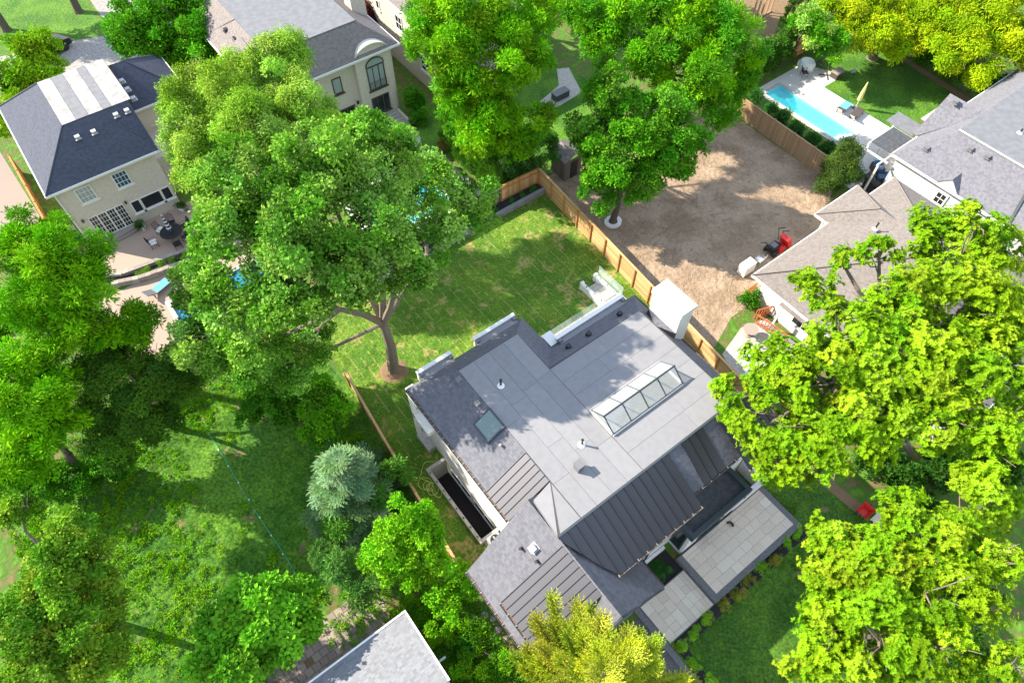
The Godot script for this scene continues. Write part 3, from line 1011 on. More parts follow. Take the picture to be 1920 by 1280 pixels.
func pane_window(parent: Node, o: Vector3, right: Vector3, up: Vector3, out: Vector3, cols: int, rows: int, fm: Material, gm: Material, fw := 0.07, mw := 0.03, sill := true, called := "window") -> MeshInstance3D:
	var w := right.length(); var h := up.length()
	var r := right / w; var u := up / h
	var turn := Basis(r, u, out)
	var st := ST()
	var c := o + right / 2 + up / 2
	for s in [0.0, 1.0]:
		obx(st, o + right * s + up / 2 + r * fw * (0.5 - s) + out * 0.03, V(fw, h, 0.06), turn)
		obx(st, o + right / 2 + up * s + u * fw * (0.5 - s) + out * 0.03, V(w - 2 * fw, fw, 0.06), turn)
	for k in range(1, cols):
		obx(st, o + right * (float(k) / cols) + up / 2 + out * 0.0275, V(mw, h - 2 * fw, 0.045), turn)
	for k in range(1, rows):
		obx(st, c + up * (float(k) / rows - 0.5) + out * 0.0265, V(w - 2 * fw, mw, 0.043), turn)
	var f := obj(called, st, fm, parent)
	if sill:
		st = ST()
		obx(st, o + right / 2 - u * 0.06 + out * 0.06, V(w + 0.2, 0.10, 0.12), turn)
		obj("sill", st, fm, f)
	for i in cols:
		for k in rows:
			var s2 := V((w - 2 * fw) / cols - mw * 0.6, (h - 2 * fw) / rows - mw * 0.6, 0.02)
			piece(f, "pane", o + r * (fw + (w - 2 * fw) * (i + 0.5) / cols) + u * (fw + (h - 2 * fw) * (k + 0.5) / rows) + out * 0.014, s2, gm, turn)
	return f

func main_house() -> void:
	var H := thing("modern_house", "white modern house with grey flat roof, glass ridge skylight and standing seam metal roofs", "house", V(13.5, 0, -10))
	var sh: Material = M.shingle_grey
	var e := 6.0
	var f := 7.4
	# walls
	var st := ST()
	bx(st, V(7.1, 0, -17.85), V(14.2, e - 0.12, -15.3))
	bx(st, V(7.1, -1.6, -15.3), V(20.4, e - 0.12, -5.0))
	bx(st, V(9.3, 0, -5.0), V(14.4, 5.7, -4.35))
	var wall := obj("wall", st, M.stucco_white, H)
	# sloping shingled rim
	st = ST()
	plate(st, [V(6.65, e, -18.2), V(9.07, f, -16.7), V(9.07, f, -9.0), V(6.65, e, -9.0)], 0.12)
	obj("roof_slope", st, sh, H)
	st = ST()
	plate(st, [V(6.65, e, -18.2), V(14.5, e, -18.2), V(12.97, f, -16.7), V(9.07, f, -16.7)], 0.12)
	obj("roof_slope", st, sh, H)
	st = ST()
	plate(st, [V(14.5, e, -18.2), V(14.55, e, -15.55), V(13.05, f, -13.95), V(12.97, f, -16.7)], 0.12)
	obj("roof_slope", st, sh, H)
	st = ST()
	plate(st, [V(14.55, e, -15.55), V(20.75, e, -15.5), V(19.4, f, -13.85), V(13.05, f, -13.95)], 0.12)
	obj("roof_slope", st, sh, H)
	st = ST()
	plate(st, [V(20.75, e, -15.5), V(20.75, e, -4.6), V(19.4, f, -6.7), V(19.4, f, -13.85)], 0.12)
	obj("roof_slope", st, sh, H)
	st = ST()
	plate(st, [V(19.4, f, -6.7), V(20.75, e, -4.6), V(14.4, e, -4.62), V(14.4, f, -6.7)], 0.12)
	obj("roof_slope", st, sh, H)
	# flat roof: dark underlay, then the felt in sheets with open joints
	st = ST()
	plate(st, [V(9.07, f, -16.7), V(12.97, f, -16.7), V(13.05, f, -13.95), V(13.05, f, -6.7), V(9.07, f, -6.7)], 0.14)
	plate(st, [V(13.05, f, -13.95), V(19.4, f, -13.85), V(19.4, f, -6.7), V(13.05, f, -6.7)], 0.14)
	plate(st, [V(9.07, f, -9.0), V(9.07, f, -6.7), V(7.72, f, -6.7)], 0.14)
	var flat := obj("flat_roof", st, M.bitumen, H)
	var r := RandomNumberGenerator.new()
	r.seed = 21
	var z := -13.82
	while z < -6.75:
		var w := 1.0
		if -6.72 - z - w < 0.4: w = -6.72 - z
		var x := 13.0 - r.randf() * 0.01
		while x < 19.34:
			var l := r.randf_range(2.4, 4.2)
			if 19.36 - x - l < 1.0: l = 19.36 - x
			piece(flat, "roof_sheet", V(x + l / 2, f + 0.006 + r.randf() * 0.003, z + w / 2), V(l - 0.01, 0.012, w - 0.012), M.membrane[r.randi() % 4])
			x += l
		z += w
	var x2 := 9.1
	while x2 < 12.95:
		var z2 := -16.66
		while z2 < -6.75:
			var l := r.randf_range(2.6, 4.8)
			if -6.72 - z2 - l < 1.2: l = -6.72 - z2
			piece(flat, "roof_sheet", V(x2 + 0.48, f + 0.006 + r.randf() * 0.003, z2 + l / 2), V(0.96 - 0.004, 0.012, l - 0.012), M.membrane[r.randi() % 4])
			z2 += l
		x2 += 0.97
	st = ST()
	plate(st, [V(9.05, f + 0.012, -8.85), V(9.05, f + 0.012, -6.73), V(7.85, f + 0.012, -6.73)], 0.014)
	obj("roof_sheet", st, M.membrane[2], flat)
	# edge trim of the flat roof
	st = ST()
	bx(st, V(7.7, f - 0.05, -6.70), V(19.42, f + 0.03, -6.62))
	obj("roof_edge", st, M.trim_dark, H)
	# cricket between the two roofs
	st = ST()
	plate(st, [V(9.05, 7.40, -8.95), V(7.9, 7.3, -8.75), V(7.72, 7.38, -6.75)], 0.32)
	obj("cricket", st, M.membrane[3], H)
	# metal on the left slope
	var lm := Node3D.new()
	lm.name = "metal_strip"
	H.add_child(lm, true)
	var lift := V(-0.02, 0.035, 0)
	seams(lm, V(9.05, f, -10.85) + lift, V(9.05, f, -9.0) + lift, V(-2.42, -1.4, 0), 5)
	# metal over the front
	var fm := Node3D.new()
	fm.name = "metal_roof"
	H.add_child(fm, true)
	var cuts := []
	for k in 14:
		var a0: float = 7.7 + k * 0.49
		var a1 := a0 + 0.49
		cuts.append([clamp((a0 - 7.6) / 1.45, 0.06, 1.0), clamp((a1 - 7.6) / 1.45, 0.06, 1.0)])
	seams(fm, V(7.7, f, -6.62), V(14.56, f, -6.62), V(0.03, -1.42, 2.72), 14, cuts)
	gutter(fm, V(9.1, 5.98, -3.88), V(14.62, 5.98, -3.88), M.gutter)
	var fs := Node3D.new()
	fs.name = "metal_strip"
	H.add_child(fs, true)
	seams(fs, V(15.46, f + 0.03, -6.66), V(16.96, f + 0.03, -6.66), V(0, -1.4, 2.06), 3)
	var fr := Node3D.new()
	fr.name = "metal_roof"
	H.add_child(fr, true)
	seams(fr, V(17.9, f + 0.03, -6.6), V(20.9, f + 0.03, -6.6), V(0, -1.5, 2.75), 7)
	gutter(H, V(14.66, 5.97, -4.58), V(17.85, 5.97, -4.58), M.gutter)
	gutter(H, V(17.85, 5.92, -3.8), V(20.8, 5.92, -3.8), M.gutter)
	gutter(H, V(6.58, 5.95, -18.2), V(6.58, 5.95, -9.05), M.gutter, 0.45)
	gutter(H, V(20.82, 5.95, -15.5), V(20.82, 5.95, -4.6), M.gutter, 0.0)
	# white parapets over the rear windows, each with its small flat roof
	for p in [[7.55, 9.72, -18.42], [11.3, 14.1, -18.38], [15.0, 20.0, -15.62]]:
		st = ST()
		bx(st, V(p[0], 5.6, p[2] - 0.16), V(p[1], 6.32, p[2]))
		bx(st, V(p[0] - 0.04, 6.32, p[2] - 0.2), V(p[1] + 0.04, 6.37, p[2] + 0.03))
		var pp := obj("parapet", st, M.white, H)
		piece(pp, "roof_sheet", V((p[0] + p[1]) / 2, 6.2, p[2] + 0.28), V(p[1] - p[0] - 0.1, 0.04, 0.54), M.membrane[1])
		for s in [p[0] + 0.12, p[1] - 0.12]:
			piece(pp, "rain_head", V(s, 6.26, p[2] + 0.12), V(0.22, 0.2, 0.26), M.grey_box)
	st = ST()
	bx(st, V(14.62, 0, -16.42), V(15.14, 6.0, -15.64))
	bx(st, V(14.57, 6.0, -16.47), V(15.19, 6.06, -15.59))
	obj("pier", st, M.white, H)
	# chimney
	st = ST()
	bx(st, V(20.0, 5.4, -13.65), V(21.0, 8.7, -11.55))
	bx(st, V(20.42, 0, -13.5), V(20.95, 5.4, -11.7))
	var ch := obj("chimney", st, M.white, H)
	st = ST()
	bx(st, V(19.93, 8.7, -13.74), V(21.08, 9.0, -11.47))
	obj("chimney_cap", st, M.white, ch)
	st = ST()
	plate(st, [V(19.42, 7.3, -12.6), V(20.0, 7.25, -13.72), V(20.0, 6.75, -13.72)], 0.04)
	plate(st, [V(19.42, 7.32, -12.6), V(20.0, 7.27, -13.7), V(20.0, 7.27, -11.5)], 0.04)
	plate(st, [V(19.42, 7.3, -12.6), V(20.0, 6.75, -11.5), V(20.0, 7.25, -11.5)], 0.04)
	obj("saddle", st, sh, ch)
	# glass ridge skylight
	var sk := thing_part(H, "ridge_skylight")
	st = ST()
	var x0 := 13.06; var x1 := 17.86; var zb := -10.62; var zf := -8.95; var zr := -9.76; var yr := 8.22; var yb := 7.56
	for s in [[V(x0, f, zb - 0.05), V(x1, yb, zb + 0.05)], [V(x0, f, zf - 0.05), V(x1, yb, zf + 0.05)], [V(x0 - 0.05, f, zb + 0.05), V(x0 + 0.05, yb, zf - 0.05)], [V(x1 - 0.05, f, zb + 0.05), V(x1 + 0.05, yb, zf - 0.05)]]:
		bx(st, s[0], s[1])
	obj("curb", st, M.white, sk)
	st = ST()
	tube(st, [V(x0 - 0.05, yr, zr), V(x1 + 0.05, yr, zr)], [0.055, 0.055], 6)
	for k in 5:
		var xx: float = lerp(x0, x1, k / 4.0)
		tube(st, [V(xx, yb, zb), V(xx, yr, zr)], [0.038, 0.038], 5)
		tube(st, [V(xx, yb, zf), V(xx, yr, zr)], [0.038, 0.038], 5)
	tube(st, [V(x0, yb, zb), V(x1, yb, zb)], [0.035, 0.035], 5)
	tube(st, [V(x0, yb, zf), V(x1, yb, zf)], [0.035, 0.035], 5)
	obj("glazing_bars", st, M.trim_dark, sk)
	for k in 4:
		var xa: float = lerp(x0, x1, k / 4.0) + 0.03
		var xb: float = lerp(x0, x1, (k + 1) / 4.0) - 0.03
		for s in [zb, zf]:
			st = ST()
			plate(st, [V(xa, yb + 0.02, s), V(xb, yb + 0.02, s), V(xb, yr, lerp(zr, s, 0.02)), V(xa, yr, lerp(zr, s, 0.02))], 0.012)
			obj("pane", st, M.glass, sk)
	for s in [x0, x1]:
		st = ST()
		for q in [[0.0, 1.0]]:
			tri(st, V(s, yb, zb), V(s, yr - 0.04, zr), V(s, yb, zf))
		obj("pane", st, M.glass, sk)
	piece(sk, "light_shaft", V((x0 + x1) / 2, f + 0.03, (zb + zf) / 2), V(x1 - x0 - 0.12, 0.03, zf - zb - 0.12), M.shaft)
	# roof window on the left slope
	var up := V(2.42, 1.4, 0).normalized()
	var nr := V(-1.4, 2.42, 0).normalized()
	var turn := Basis(V(0, 0, 1), nr, up * -1.0)
	turn = Basis(V(0, 0, 1), nr, V(0, 0, 1).cross(nr))
	var mid := V(8.6, e + (8.6 - 6.65) / 2.42 * 1.4, -13.2)
	st = ST()
	for s in [-1, 1]:
		obx(st, mid + nr * 0.07 + V(0, 0, 0.63) * s, V(0.08, 0.14, 1.22), turn)
		obx(st, mid + nr * 0.07 + up * 0.57 * s, V(1.18, 0.14, 0.08), turn)
	var rw := obj("roof_window", st, M.trim_dark, H)
	piece(rw, "pane", mid + nr * 0.10, V(1.18, 0.03, 1.06), M.sky_glass, turn)
	# vents
	for p in [[8.62, -16.6, 0.12], [9.0, -16.2, 0.24], [8.95, -14.5, 0.24], [8.55, -12.0, 0.12]]:
		roof_vent(H, V(p[0] - 0.1, e + (p[0] - 0.1 - 6.65) / 2.42 * 1.4, p[1]), p[2], M.grey_box, Basis(V(0, 0, 1), nr, V(0, 0, 1).cross(nr)))
	for p in [[14.9, -14.55], [16.3, -14.5], [18.6, -14.5]]:
		roof_vent(H, V(p[0], e + (p[1] + 15.55) / 1.6 * 1.4, p[1]), 0.2, M.black)
	pipe_vent(H, V(10.33, f + 0.012, -14.59), 0.55)
	pipe_vent(H, V(11.5, f + 0.012, -9.51), 0.5)
	st = ST()
	bx(st, V(10.38, f, -8.83), V(10.74, f + 0.5, -8.47))
	bx(st, V(10.34, f + 0.5, -8.87), V(10.78, f + 0.56, -8.43))
	obj("roof_vent", st, M.grey_box, H)
	# window well along the left wall
	st = ST()
	bx(st, V(5.78, -1.7, -16.1), V(5.97, 0.3, -10.52))
	bx(st, V(5.97, -1.7, -16.1), V(7.08, 0.3, -15.9))
	bx(st, V(5.97, -1.7, -10.72), V(7.08, 0.3, -10.52))
	var ww := obj("window_well", st, M.concrete, H)
	piece(ww, "well_floor", V(6.5, -1.65, -13.3), V(1.2, 0.1, 5.6), M.mulch)
	for k in 8:
		piece(ww, "well_light", V(5.87, 0.33, -15.7 + k * 0.68), V(0.07, 0.07, 0.07), M.black)
	for k in 2:
		pane_window(wall, V(7.095, -1.1, -15.4 + k * 2.35), V(0, 0, 2.1), V(0, 0.95, 0), V(-1, 0, 0), 2, 1, M.white, M.glass_dark, 0.06, 0.04, false)
	st = ST()
	bx(st, V(6.55, 0, -18.25), V(7.08, 0.42, -16.95))
	obj("side_step", st, M.concrete, H)
	# corner balcony under the left eave
	st = ST()
	bx(st, V(6.6, 5.3, -18.35), V(7.1, 5.85, -17.2))
	bx(st, V(6.62, 2.75, -18.3), V(7.1, 3.1, -16.6))
	bx(st, V(6.62, 0, -18.3), V(6.86, 5.3, -18.05))
	obj("balcony", st, M.white, H)
	pane_window(wall, V(7.095, 3.3, -14.6), V(0, 0, 1.2), V(0, 1.6, 0), V(-1, 0, 0), 1, 2, M.trim_dark, M.glass_dark, 0.06, 0.04, false)
	garage_wing(H, sh)
	porch(H)
	rear_terrace(H)

func thing_part(parent: Node, called: String) -> Node3D:
	var n := Node3D.new()
	n.name = called
	parent.add_child(n, true)
	return n

func garage_wing(H: Node3D, sh: Material) -> void:
	var st := ST()
	bx(st, V(4.35, 0, -8.6), V(10.7, 3.95, -2.8))
	quad(st, V(4.35, 3.95, -2.8), V(7.72, 6.6, -2.8), V(10.7, 3.95, -2.8), V(7.72, 3.95, -2.8))
	bx(st, V(4.45, 3.9, -6.3), V(7.7, 5.25, -3.75))
	var w := obj("garage_wall", st, M.stucco_white, H)
	st = ST()
	plate(st, [V(7.75, 7.02, -9.0), V(7.75, 7.02, -2.42), V(3.88, 4.0, -2.42), V(3.92, 4.0, -8.8)], 0.12)
	obj("roof_slope", st, sh, H)
	st = ST()
	plate(st, [V(7.75, 7.02, -6.75), V(11.05, 4.0, -6.75), V(11.05, 4.0, -2.42), V(7.75, 7.02, -2.42)], 0.12)
	obj("roof_slope", st, sh, H)
	st = ST()
	plate(st, [V(7.75, 7.02, -9.0), V(9.0, 6.85, -8.9), V(9.0, 6.0, -7.5), V(7.75, 7.02, -6.6)], 0.12)
	obj("roof_slope", st, sh, H)
	# ridge caps, one by one
	var cap := thing_part(H, "ridge")
	for k in 22:
		st = ST()
		var z := -6.6 + k * 0.19
		plate(st, [V(7.75, 7.06 + (k % 2) * 0.006, z), V(7.75, 7.06 + (k % 2) * 0.006, z + 0.185), V(7.57, 6.92, z + 0.185), V(7.57, 6.92, z)], 0.015)
		plate(st, [V(7.75, 7.06 + (k % 2) * 0.006, z), V(7.75, 7.06 + (k % 2) * 0.006, z + 0.185), V(7.93, 6.90, z + 0.185), V(7.93, 6.90, z)], 0.015)
		obj("ridge_cap", st, sh, cap)
	# shed dormer of standing seam metal
	var d := thing_part(H, "metal_dormer")
	seams(d, V(7.66, 7.02, -6.34), V(7.66, 7.02, -3.6), V(-3.5, -1.5, 0), 7)
	gutter(d, V(4.12, 5.48, -6.34), V(4.12, 5.48, -3.6), M.gutter)
	pane_window(w, V(4.44, 4.3, -5.6), V(0, 0, 1.5), V(0, 0.8, 0), V(-1, 0, 0), 2, 1, M.trim_dark, M.glass_dark, 0.06, 0.04, false)
	gutter(H, V(3.84, 3.96, -8.8), V(3.84, 3.96, -2.45), M.gutter)
	gutter(H, V(11.1, 3.96, -4.0), V(11.1, 3.96, -2.45), M.gutter, 0.0)
	st = ST()
	plate(st, [V(3.88, 4.0, -2.40), V(7.75, 7.02, -2.40), V(7.75, 7.02, -2.34), V(3.88, 4.0, -2.34)], 0.2)
	plate(st, [V(11.05, 4.0, -2.40), V(7.75, 7.02, -2.40), V(7.75, 7.02, -2.34), V(11.05, 4.0, -2.34)], 0.2)
	obj("rake_board", st, M.trim_dark, H)
	var nl := V(-3.0, 3.87, 0).normalized()
	var turn := Basis(V(0, 0, 1), nl, V(0, 0, 1).cross(nl))
	roof_vent(H, V(6.75, 6.24, -7.2), 0.28, M.galv, turn)
	roof_vent(H, V(6.35, 5.93, -7.6), 0.1, M.black, turn)
	roof_vent(H, V(6.55, 6.08, -6.65), 0.1, M.black, turn)
	# garage door towards the drive
	st = ST()
	bx(st, V(4.9, 0.05, -2.8), V(7.3, 2.4, -2.72))
	bx(st, V(7.6, 0.05, -2.8), V(10.0, 2.4, -2.72))
	obj("garage_door", st, M.grey_box, H)

func porch(H: Node3D) -> void:
	var st := ST()
	# flat canopy with a dark parapet
	bx(st, V(14.12, 3.1, -4.9), V(18.5, 3.3, -3.28))
	var c := obj("canopy", st, M.membrane_dark, H)
	st = ST()
	bx(st, V(14.08, 3.05, -3.5), V(18.54, 3.52, -3.24))
	bx(st, V(14.08, 3.05, -4.4), V(14.34, 3.52, -3.5))
	bx(st, V(18.28, 3.05, -5.0), V(18.54, 3.52, -3.5))
	obj("parapet", st, M.trim_dark, c)
	st = ST()
	bx(st, V(14.3, 0.0, -5.0), V(18.3, 3.05, -3.42))
	bx(st, V(18.3, 0.0, -3.62), V(20.85, 1.35, -3.36))
	bx(st, V(20.6, 0.0, -5.0), V(20.85, 1.35, -3.62))
	var w := obj("porch_wall", st, M.stucco_white, H)
	for k in 4:
		piece(w, "wall_light", V(15.2 + k * 1.75, 1.39 if k == 3 else 1.9, -3.36), V(0.1, 0.14, 0.1), M.black)
	# door glazing on the left flank of the porch
	pane_window(w, V(14.295, 0.45, -4.9), V(0, 0, 1.3), V(0, 2.3, 0), V(-1, 0, 0), 1, 1, M.trim_dark, M.glass_dark, 0.08, 0.04, false, "glass_door")
	pane_window(w, V(15.4, 0.45, -3.42), V(1.6, 0, 0), V(0, 2.3, 0), V(0, 0, 1), 2, 1, M.trim_dark, M.glass_dark, 0.08, 0.05, false, "glass_door")
	pane_window(w, V(9.8, 0.6, -4.35), V(2.6, 0, 0), V(0, 3.6, 0), V(0, 0, 1), 2, 2, M.trim_dark, M.glass_dark, 0.08, 0.05, false)
	pane_window(w, V(18.7, 3.4, -4.99), V(1.7, 0, 0), V(0, 1.9, 0), V(0, 0, 1), 2, 1, M.trim_dark, M.glass_dark, 0.08, 0.05, false)
	st = ST()
	bx(st, V(12.4, 0.0, -4.32), V(13.8, 0.35, -4.16))
	obj("planter_wall", st, M.white, H)

func rear_terrace(H: Node3D) -> void:
	var st := ST()
	bx(st, V(14.3, 0, -18.7), V(23.5, 0.9, -15.3))
	var t := obj("rear_terrace", st, M.concrete, H)
	# steps down to the lawn between two white walls
	for k in 5:
		piece(t, "step", V(22.72, 0.09 + (4 - k) * 0.09, -18.95 - k * 0.4), V(1.02, 0.18 + (4 - k) * 0.18, 0.4), M.concrete)
	for s in [22.06, 23.3]:
		st = ST()
		bx(st, V(s - 0.02, 0, -21.0), V(s + 0.2, 0.62, -18.7))
		bx(st, V(s - 0.05, 0, -21.15), V(s + 0.23, 0.7, -20.95))
		var w := obj("stair_wall", st, M.white, t)
		for k in 3:
			piece(w, "stair_light", V(s + 0.09, 0.66, -20.6 + k * 0.75), V(0.06, 0.09, 0.06), M.black)
	piece(t, "glass_rail", V(23.62, 0.85, -19.8), V(0.02, 1.2, 2.5), M.rail_glass)
	for k in 3:
		piece(t, "glass_rail", V(15.9 + k * 2.1, 1.35, -18.6), V(2.05, 1.0, 0.02), M.rail_glass)

# ---------------------------------------------------------------- neighbours' houses
# a hip roof with a flat top: eave rectangle at height e, top rectangle at height f
func hip(parent: Node, a: Array, e: float, t: Array, f: float, m: Material) -> void:
	var A := V(a[0], e, a[1]); var B := V(a[2], e, a[1]); var C := V(a[2], e, a[3]); var D := V(a[0], e, a[3])
	var P := V(t[0], f, t[1]); var Q := V(t[2], f, t[1]); var R := V(t[2], f, t[3]); var S := V(t[0], f, t[3])
	for s in [[A, B, Q, P], [B, C, R, Q], [C, D, S, R], [D, A, P, S]]:
		var st := ST()
		plate(st, s, 0.1)
		obj("roof_slope", st, m, parent)
	var st2 := ST()
	for s in [[A, B], [B, C], [C, D], [D, A]]:
		var d: Vector3 = (s[1] - s[0])
		obx(st2, (s[0] + s[1]) / 2 + V(0, -0.09, 0), V(abs(d.x) + 0.16 if abs(d.x) > 0.1 else 0.14, 0.16, abs(d.z) + 0.1 if abs(d.z) > 0.1 else 0.14), Basis())
	obj("fascia", st2, M.white, parent)

func ridge_caps(parent: Node, a: Vector3, b: Vector3, m: Material) -> void:
	var st := ST()
	tube(st, [a, b], [0.06, 0.06], 5)
	obj("hip_cap", st, m, parent)

func north_west_house() -> void:
	var H := thing("stucco_house", "cream stucco house with a dark blue hip roof and pale striped flat top", "house", V(-0.6, 0, -51))
	var st := ST()
	bx(st, V(-4.2, 0, -57.0), V(2.75, 5.4, -46.1))
	bx(st, V(2.75, 0, -56.3), V(7.0, 5.4, -51.4))
	bx(st, V(2.75, 0, -51.4), V(5.2, 3.2, -48.0))
	var w := obj("wall", st, M.stucco_beige, H)
	hip(H, [-4.62, -57.5, 3.1, -45.68], 5.5, [-1.36, -54.2, 3.05, -48.4], 8.0, M.shingle_navy)
	hip(H, [2.4, -56.7, 7.42, -51.0], 5.48, [2.5, -53.9, 4.6, -53.8], 7.6, M.shingle_navy)
	for s in [[V(-4.62, 5.52, -45.68), V(-1.36, 8.02, -48.4)], [V(3.1, 5.52, -45.68), V(3.05, 8.02, -48.4)], [V(-4.62, 5.52, -57.5), V(-1.36, 8.02, -54.2)], [V(7.42, 5.5, -51.0), V(4.6, 7.62, -53.8)], [V(7.42, 5.5, -56.7), V(4.6, 7.62, -53.9)], [V(0.5, 7.95, -48.45), V(2.9, 6.2, -46.4)]]:
		ridge_caps(H, s[0], s[1], M.shingle_navy)
	st = ST()
	bx(st, V(-1.38, 7.9, -54.22), V(3.35, 8.03, -48.38))
	var flat := obj("flat_roof", st, M.trim_dark, H)
	var xs := [-1.36, -0.42, 0.42, 1.4, 2.0, 3.33]
	for k in 5:
		piece(flat, "roof_sheet", V((xs[k] + xs[k + 1]) / 2, 8.045, -51.3), V(xs[k + 1] - xs[k] - 0.02, 0.03, 5.8), M.membrane_pale if k % 2 == 0 else M.membrane_far)
	for p in [[-0.94, -47.6], [0.12, -47.55], [1.94, -47.9], [2.7, -47.9]]:
		roof_vent(H, V(p[0], 5.5 + (p[1] + 45.68) / -2.72 * 2.5, p[1]), 0.26, M.galv)
	for p in [[3.6, -49.5], [3.62, -50.8], [3.64, -52.0]]:
		roof_vent(H, V(p[0], 7.2, p[1]), 0.26, M.galv)
	var out := V(0, 0, 1)
	pane_window(w, V(-3.05, 3.55, -46.1), V(1.1, 0, 0), V(0, 1.3, 0), out, 4, 3, M.white, M.curtain_glass, 0.07, 0.03)
	pane_window(w, V(-0.5, 3.55, -46.1), V(1.05, 0, 0), V(0, 1.3, 0), out, 4, 3, M.white, M.glass_blue, 0.07, 0.03)
	for k in 4:
		pane_window(w, V(-3.35 + k * 0.63, 0.3, -46.1), V(0.62, 0, 0), V(0, 2.0, 0), out, 3, 5, M.white, M.glass_dark, 0.05, 0.025, false, "french_door")
	pane_window(w, V(-0.4, 1.0, -46.1), V(0.7, 0, 0), V(0, 1.15, 0), out, 1, 1, M.white, M.glass_dark, 0.07, 0.03)
	pane_window(w, V(0.32, 1.0, -46.1), V(1.55, 0, 0), V(0, 1.15, 0), out, 1, 1, M.white, M.glass_dark, 0.07, 0.03)
	pane_window(w, V(1.89, 1.0, -46.1), V(0.7, 0, 0), V(0, 1.15, 0), out, 1, 1, M.white, M.glass_dark, 0.07, 0.03)
	for x in [-3.7, -0.6]:
		st = ST()
		lathe(st, V(x, 2.15, -46.0), [[0.0, 0.0], [0.07, 0.04], [0.09, 0.22], [0.05, 0.3], [0.0, 0.34]], 8)
		obj("wall_lantern", st, M.wicker, w)
	st = ST()
	obx(st, V(-4.2, 2.7, -46.05), V(0.09, 5.2, 0.09), Basis())
	obj("downpipe", st, M.white, H)
	# terrace with brick paving and a curved stone edge
	st = ST()
	flat_poly(st, [[-5.2, -46.1], [5.0, -46.1], [5.0, -40.6], [1.6, -41.2], [-0.6, -41.6], [-3.2, -41.9], [-4.6, -42.9], [-5.2, -44.0]], 0.016)
	struct("patio", st, M.brick_patio, "pink brick patio with dining table behind the cream stucco house", "patio")
	st = ST()
	flat_poly(st, [[-4.6, -42.7], [-3.2, -41.7], [1.6, -41.0], [3.0, -40.9], [3.0, -39.6], [1.6, -39.9], [-2.5, -40.6], [-4.4, -41.2]], 0.02)
	struct("mulch_bed", st, M.mulch, "dark curved planting bed between two low stone walls", "ground")
	st = ST()
	holed(st, -5.5, -40.6, 6.5, -33.9, 0.012, [BLUE_POOL])
	struct("patio", st, M.brick_patio, "lower pink brick terrace around the deep blue pool", "patio")
	stone_wall([V(-4.9, 0, -42.9), V(-3.3, 0, -41.85), V(-0.6, 0, -41.5), V(1.6, 0, -41.15), V(4.4, 0, -40.6)], 2, 0.16, "low curved stone wall at the edge of the brick patio")
	stone_wall([V(-4.2, 0, -41.2), V(-2.5, 0, -40.55), V(-0.4, 0, -40.2), V(1.6, 0, -39.9), V(4.4, 0, -39.4)], 3, 0.16, "low curved stone wall beside the sun lounger")
	var s2 := thing("garden_steps", "curved stone steps below the french doors of the cream house", "steps", V(-2.1, 0, -45.7))
	for k in 2:
		st = ST()
		var pts := []
		for j in 13:
			var a := PI * j / 12.0
			pts.append(V(-2.1 + cos(a) * (1.75 - k * 0.28), 0.15 + k * 0.15, -46.08 + sin(a) * (0.85 - k * 0.25)))
		plate(st, pts, 0.14)
		obj("step", st, M.old_block[k], s2)

func stone_wall(path: Array, courses: int, high: float, label: String) -> void:
	var t := thing("stone_wall", label, "wall", path[0])
	var r := RandomNumberGenerator.new()
	r.seed = 30 + int(path[0].x * 10)
	var set_: Array = M.old_block
	for i in path.size() - 1:
		var a: Vector3 = path[i]; var b: Vector3 = path[i + 1]
		var d := (b - a).normalized()
		var n: int = max(2, int(a.distance_to(b) / 0.42))
		var turn := Basis(d, Vector3.UP, d.cross(Vector3.UP))
		for c in courses:
			for k in n:
				var p := a.lerp(b, (k + 0.5) / n) + V(0, (c + 0.5) * high, 0)
				piece(t, "stone", p + turn.z * r.randf_range(-0.02, 0.02), V(a.distance_to(b) / n - 0.012, high - 0.012, 0.26 if c < courses - 1 else 0.33), set_[r.randi() % set_.size()], turn)

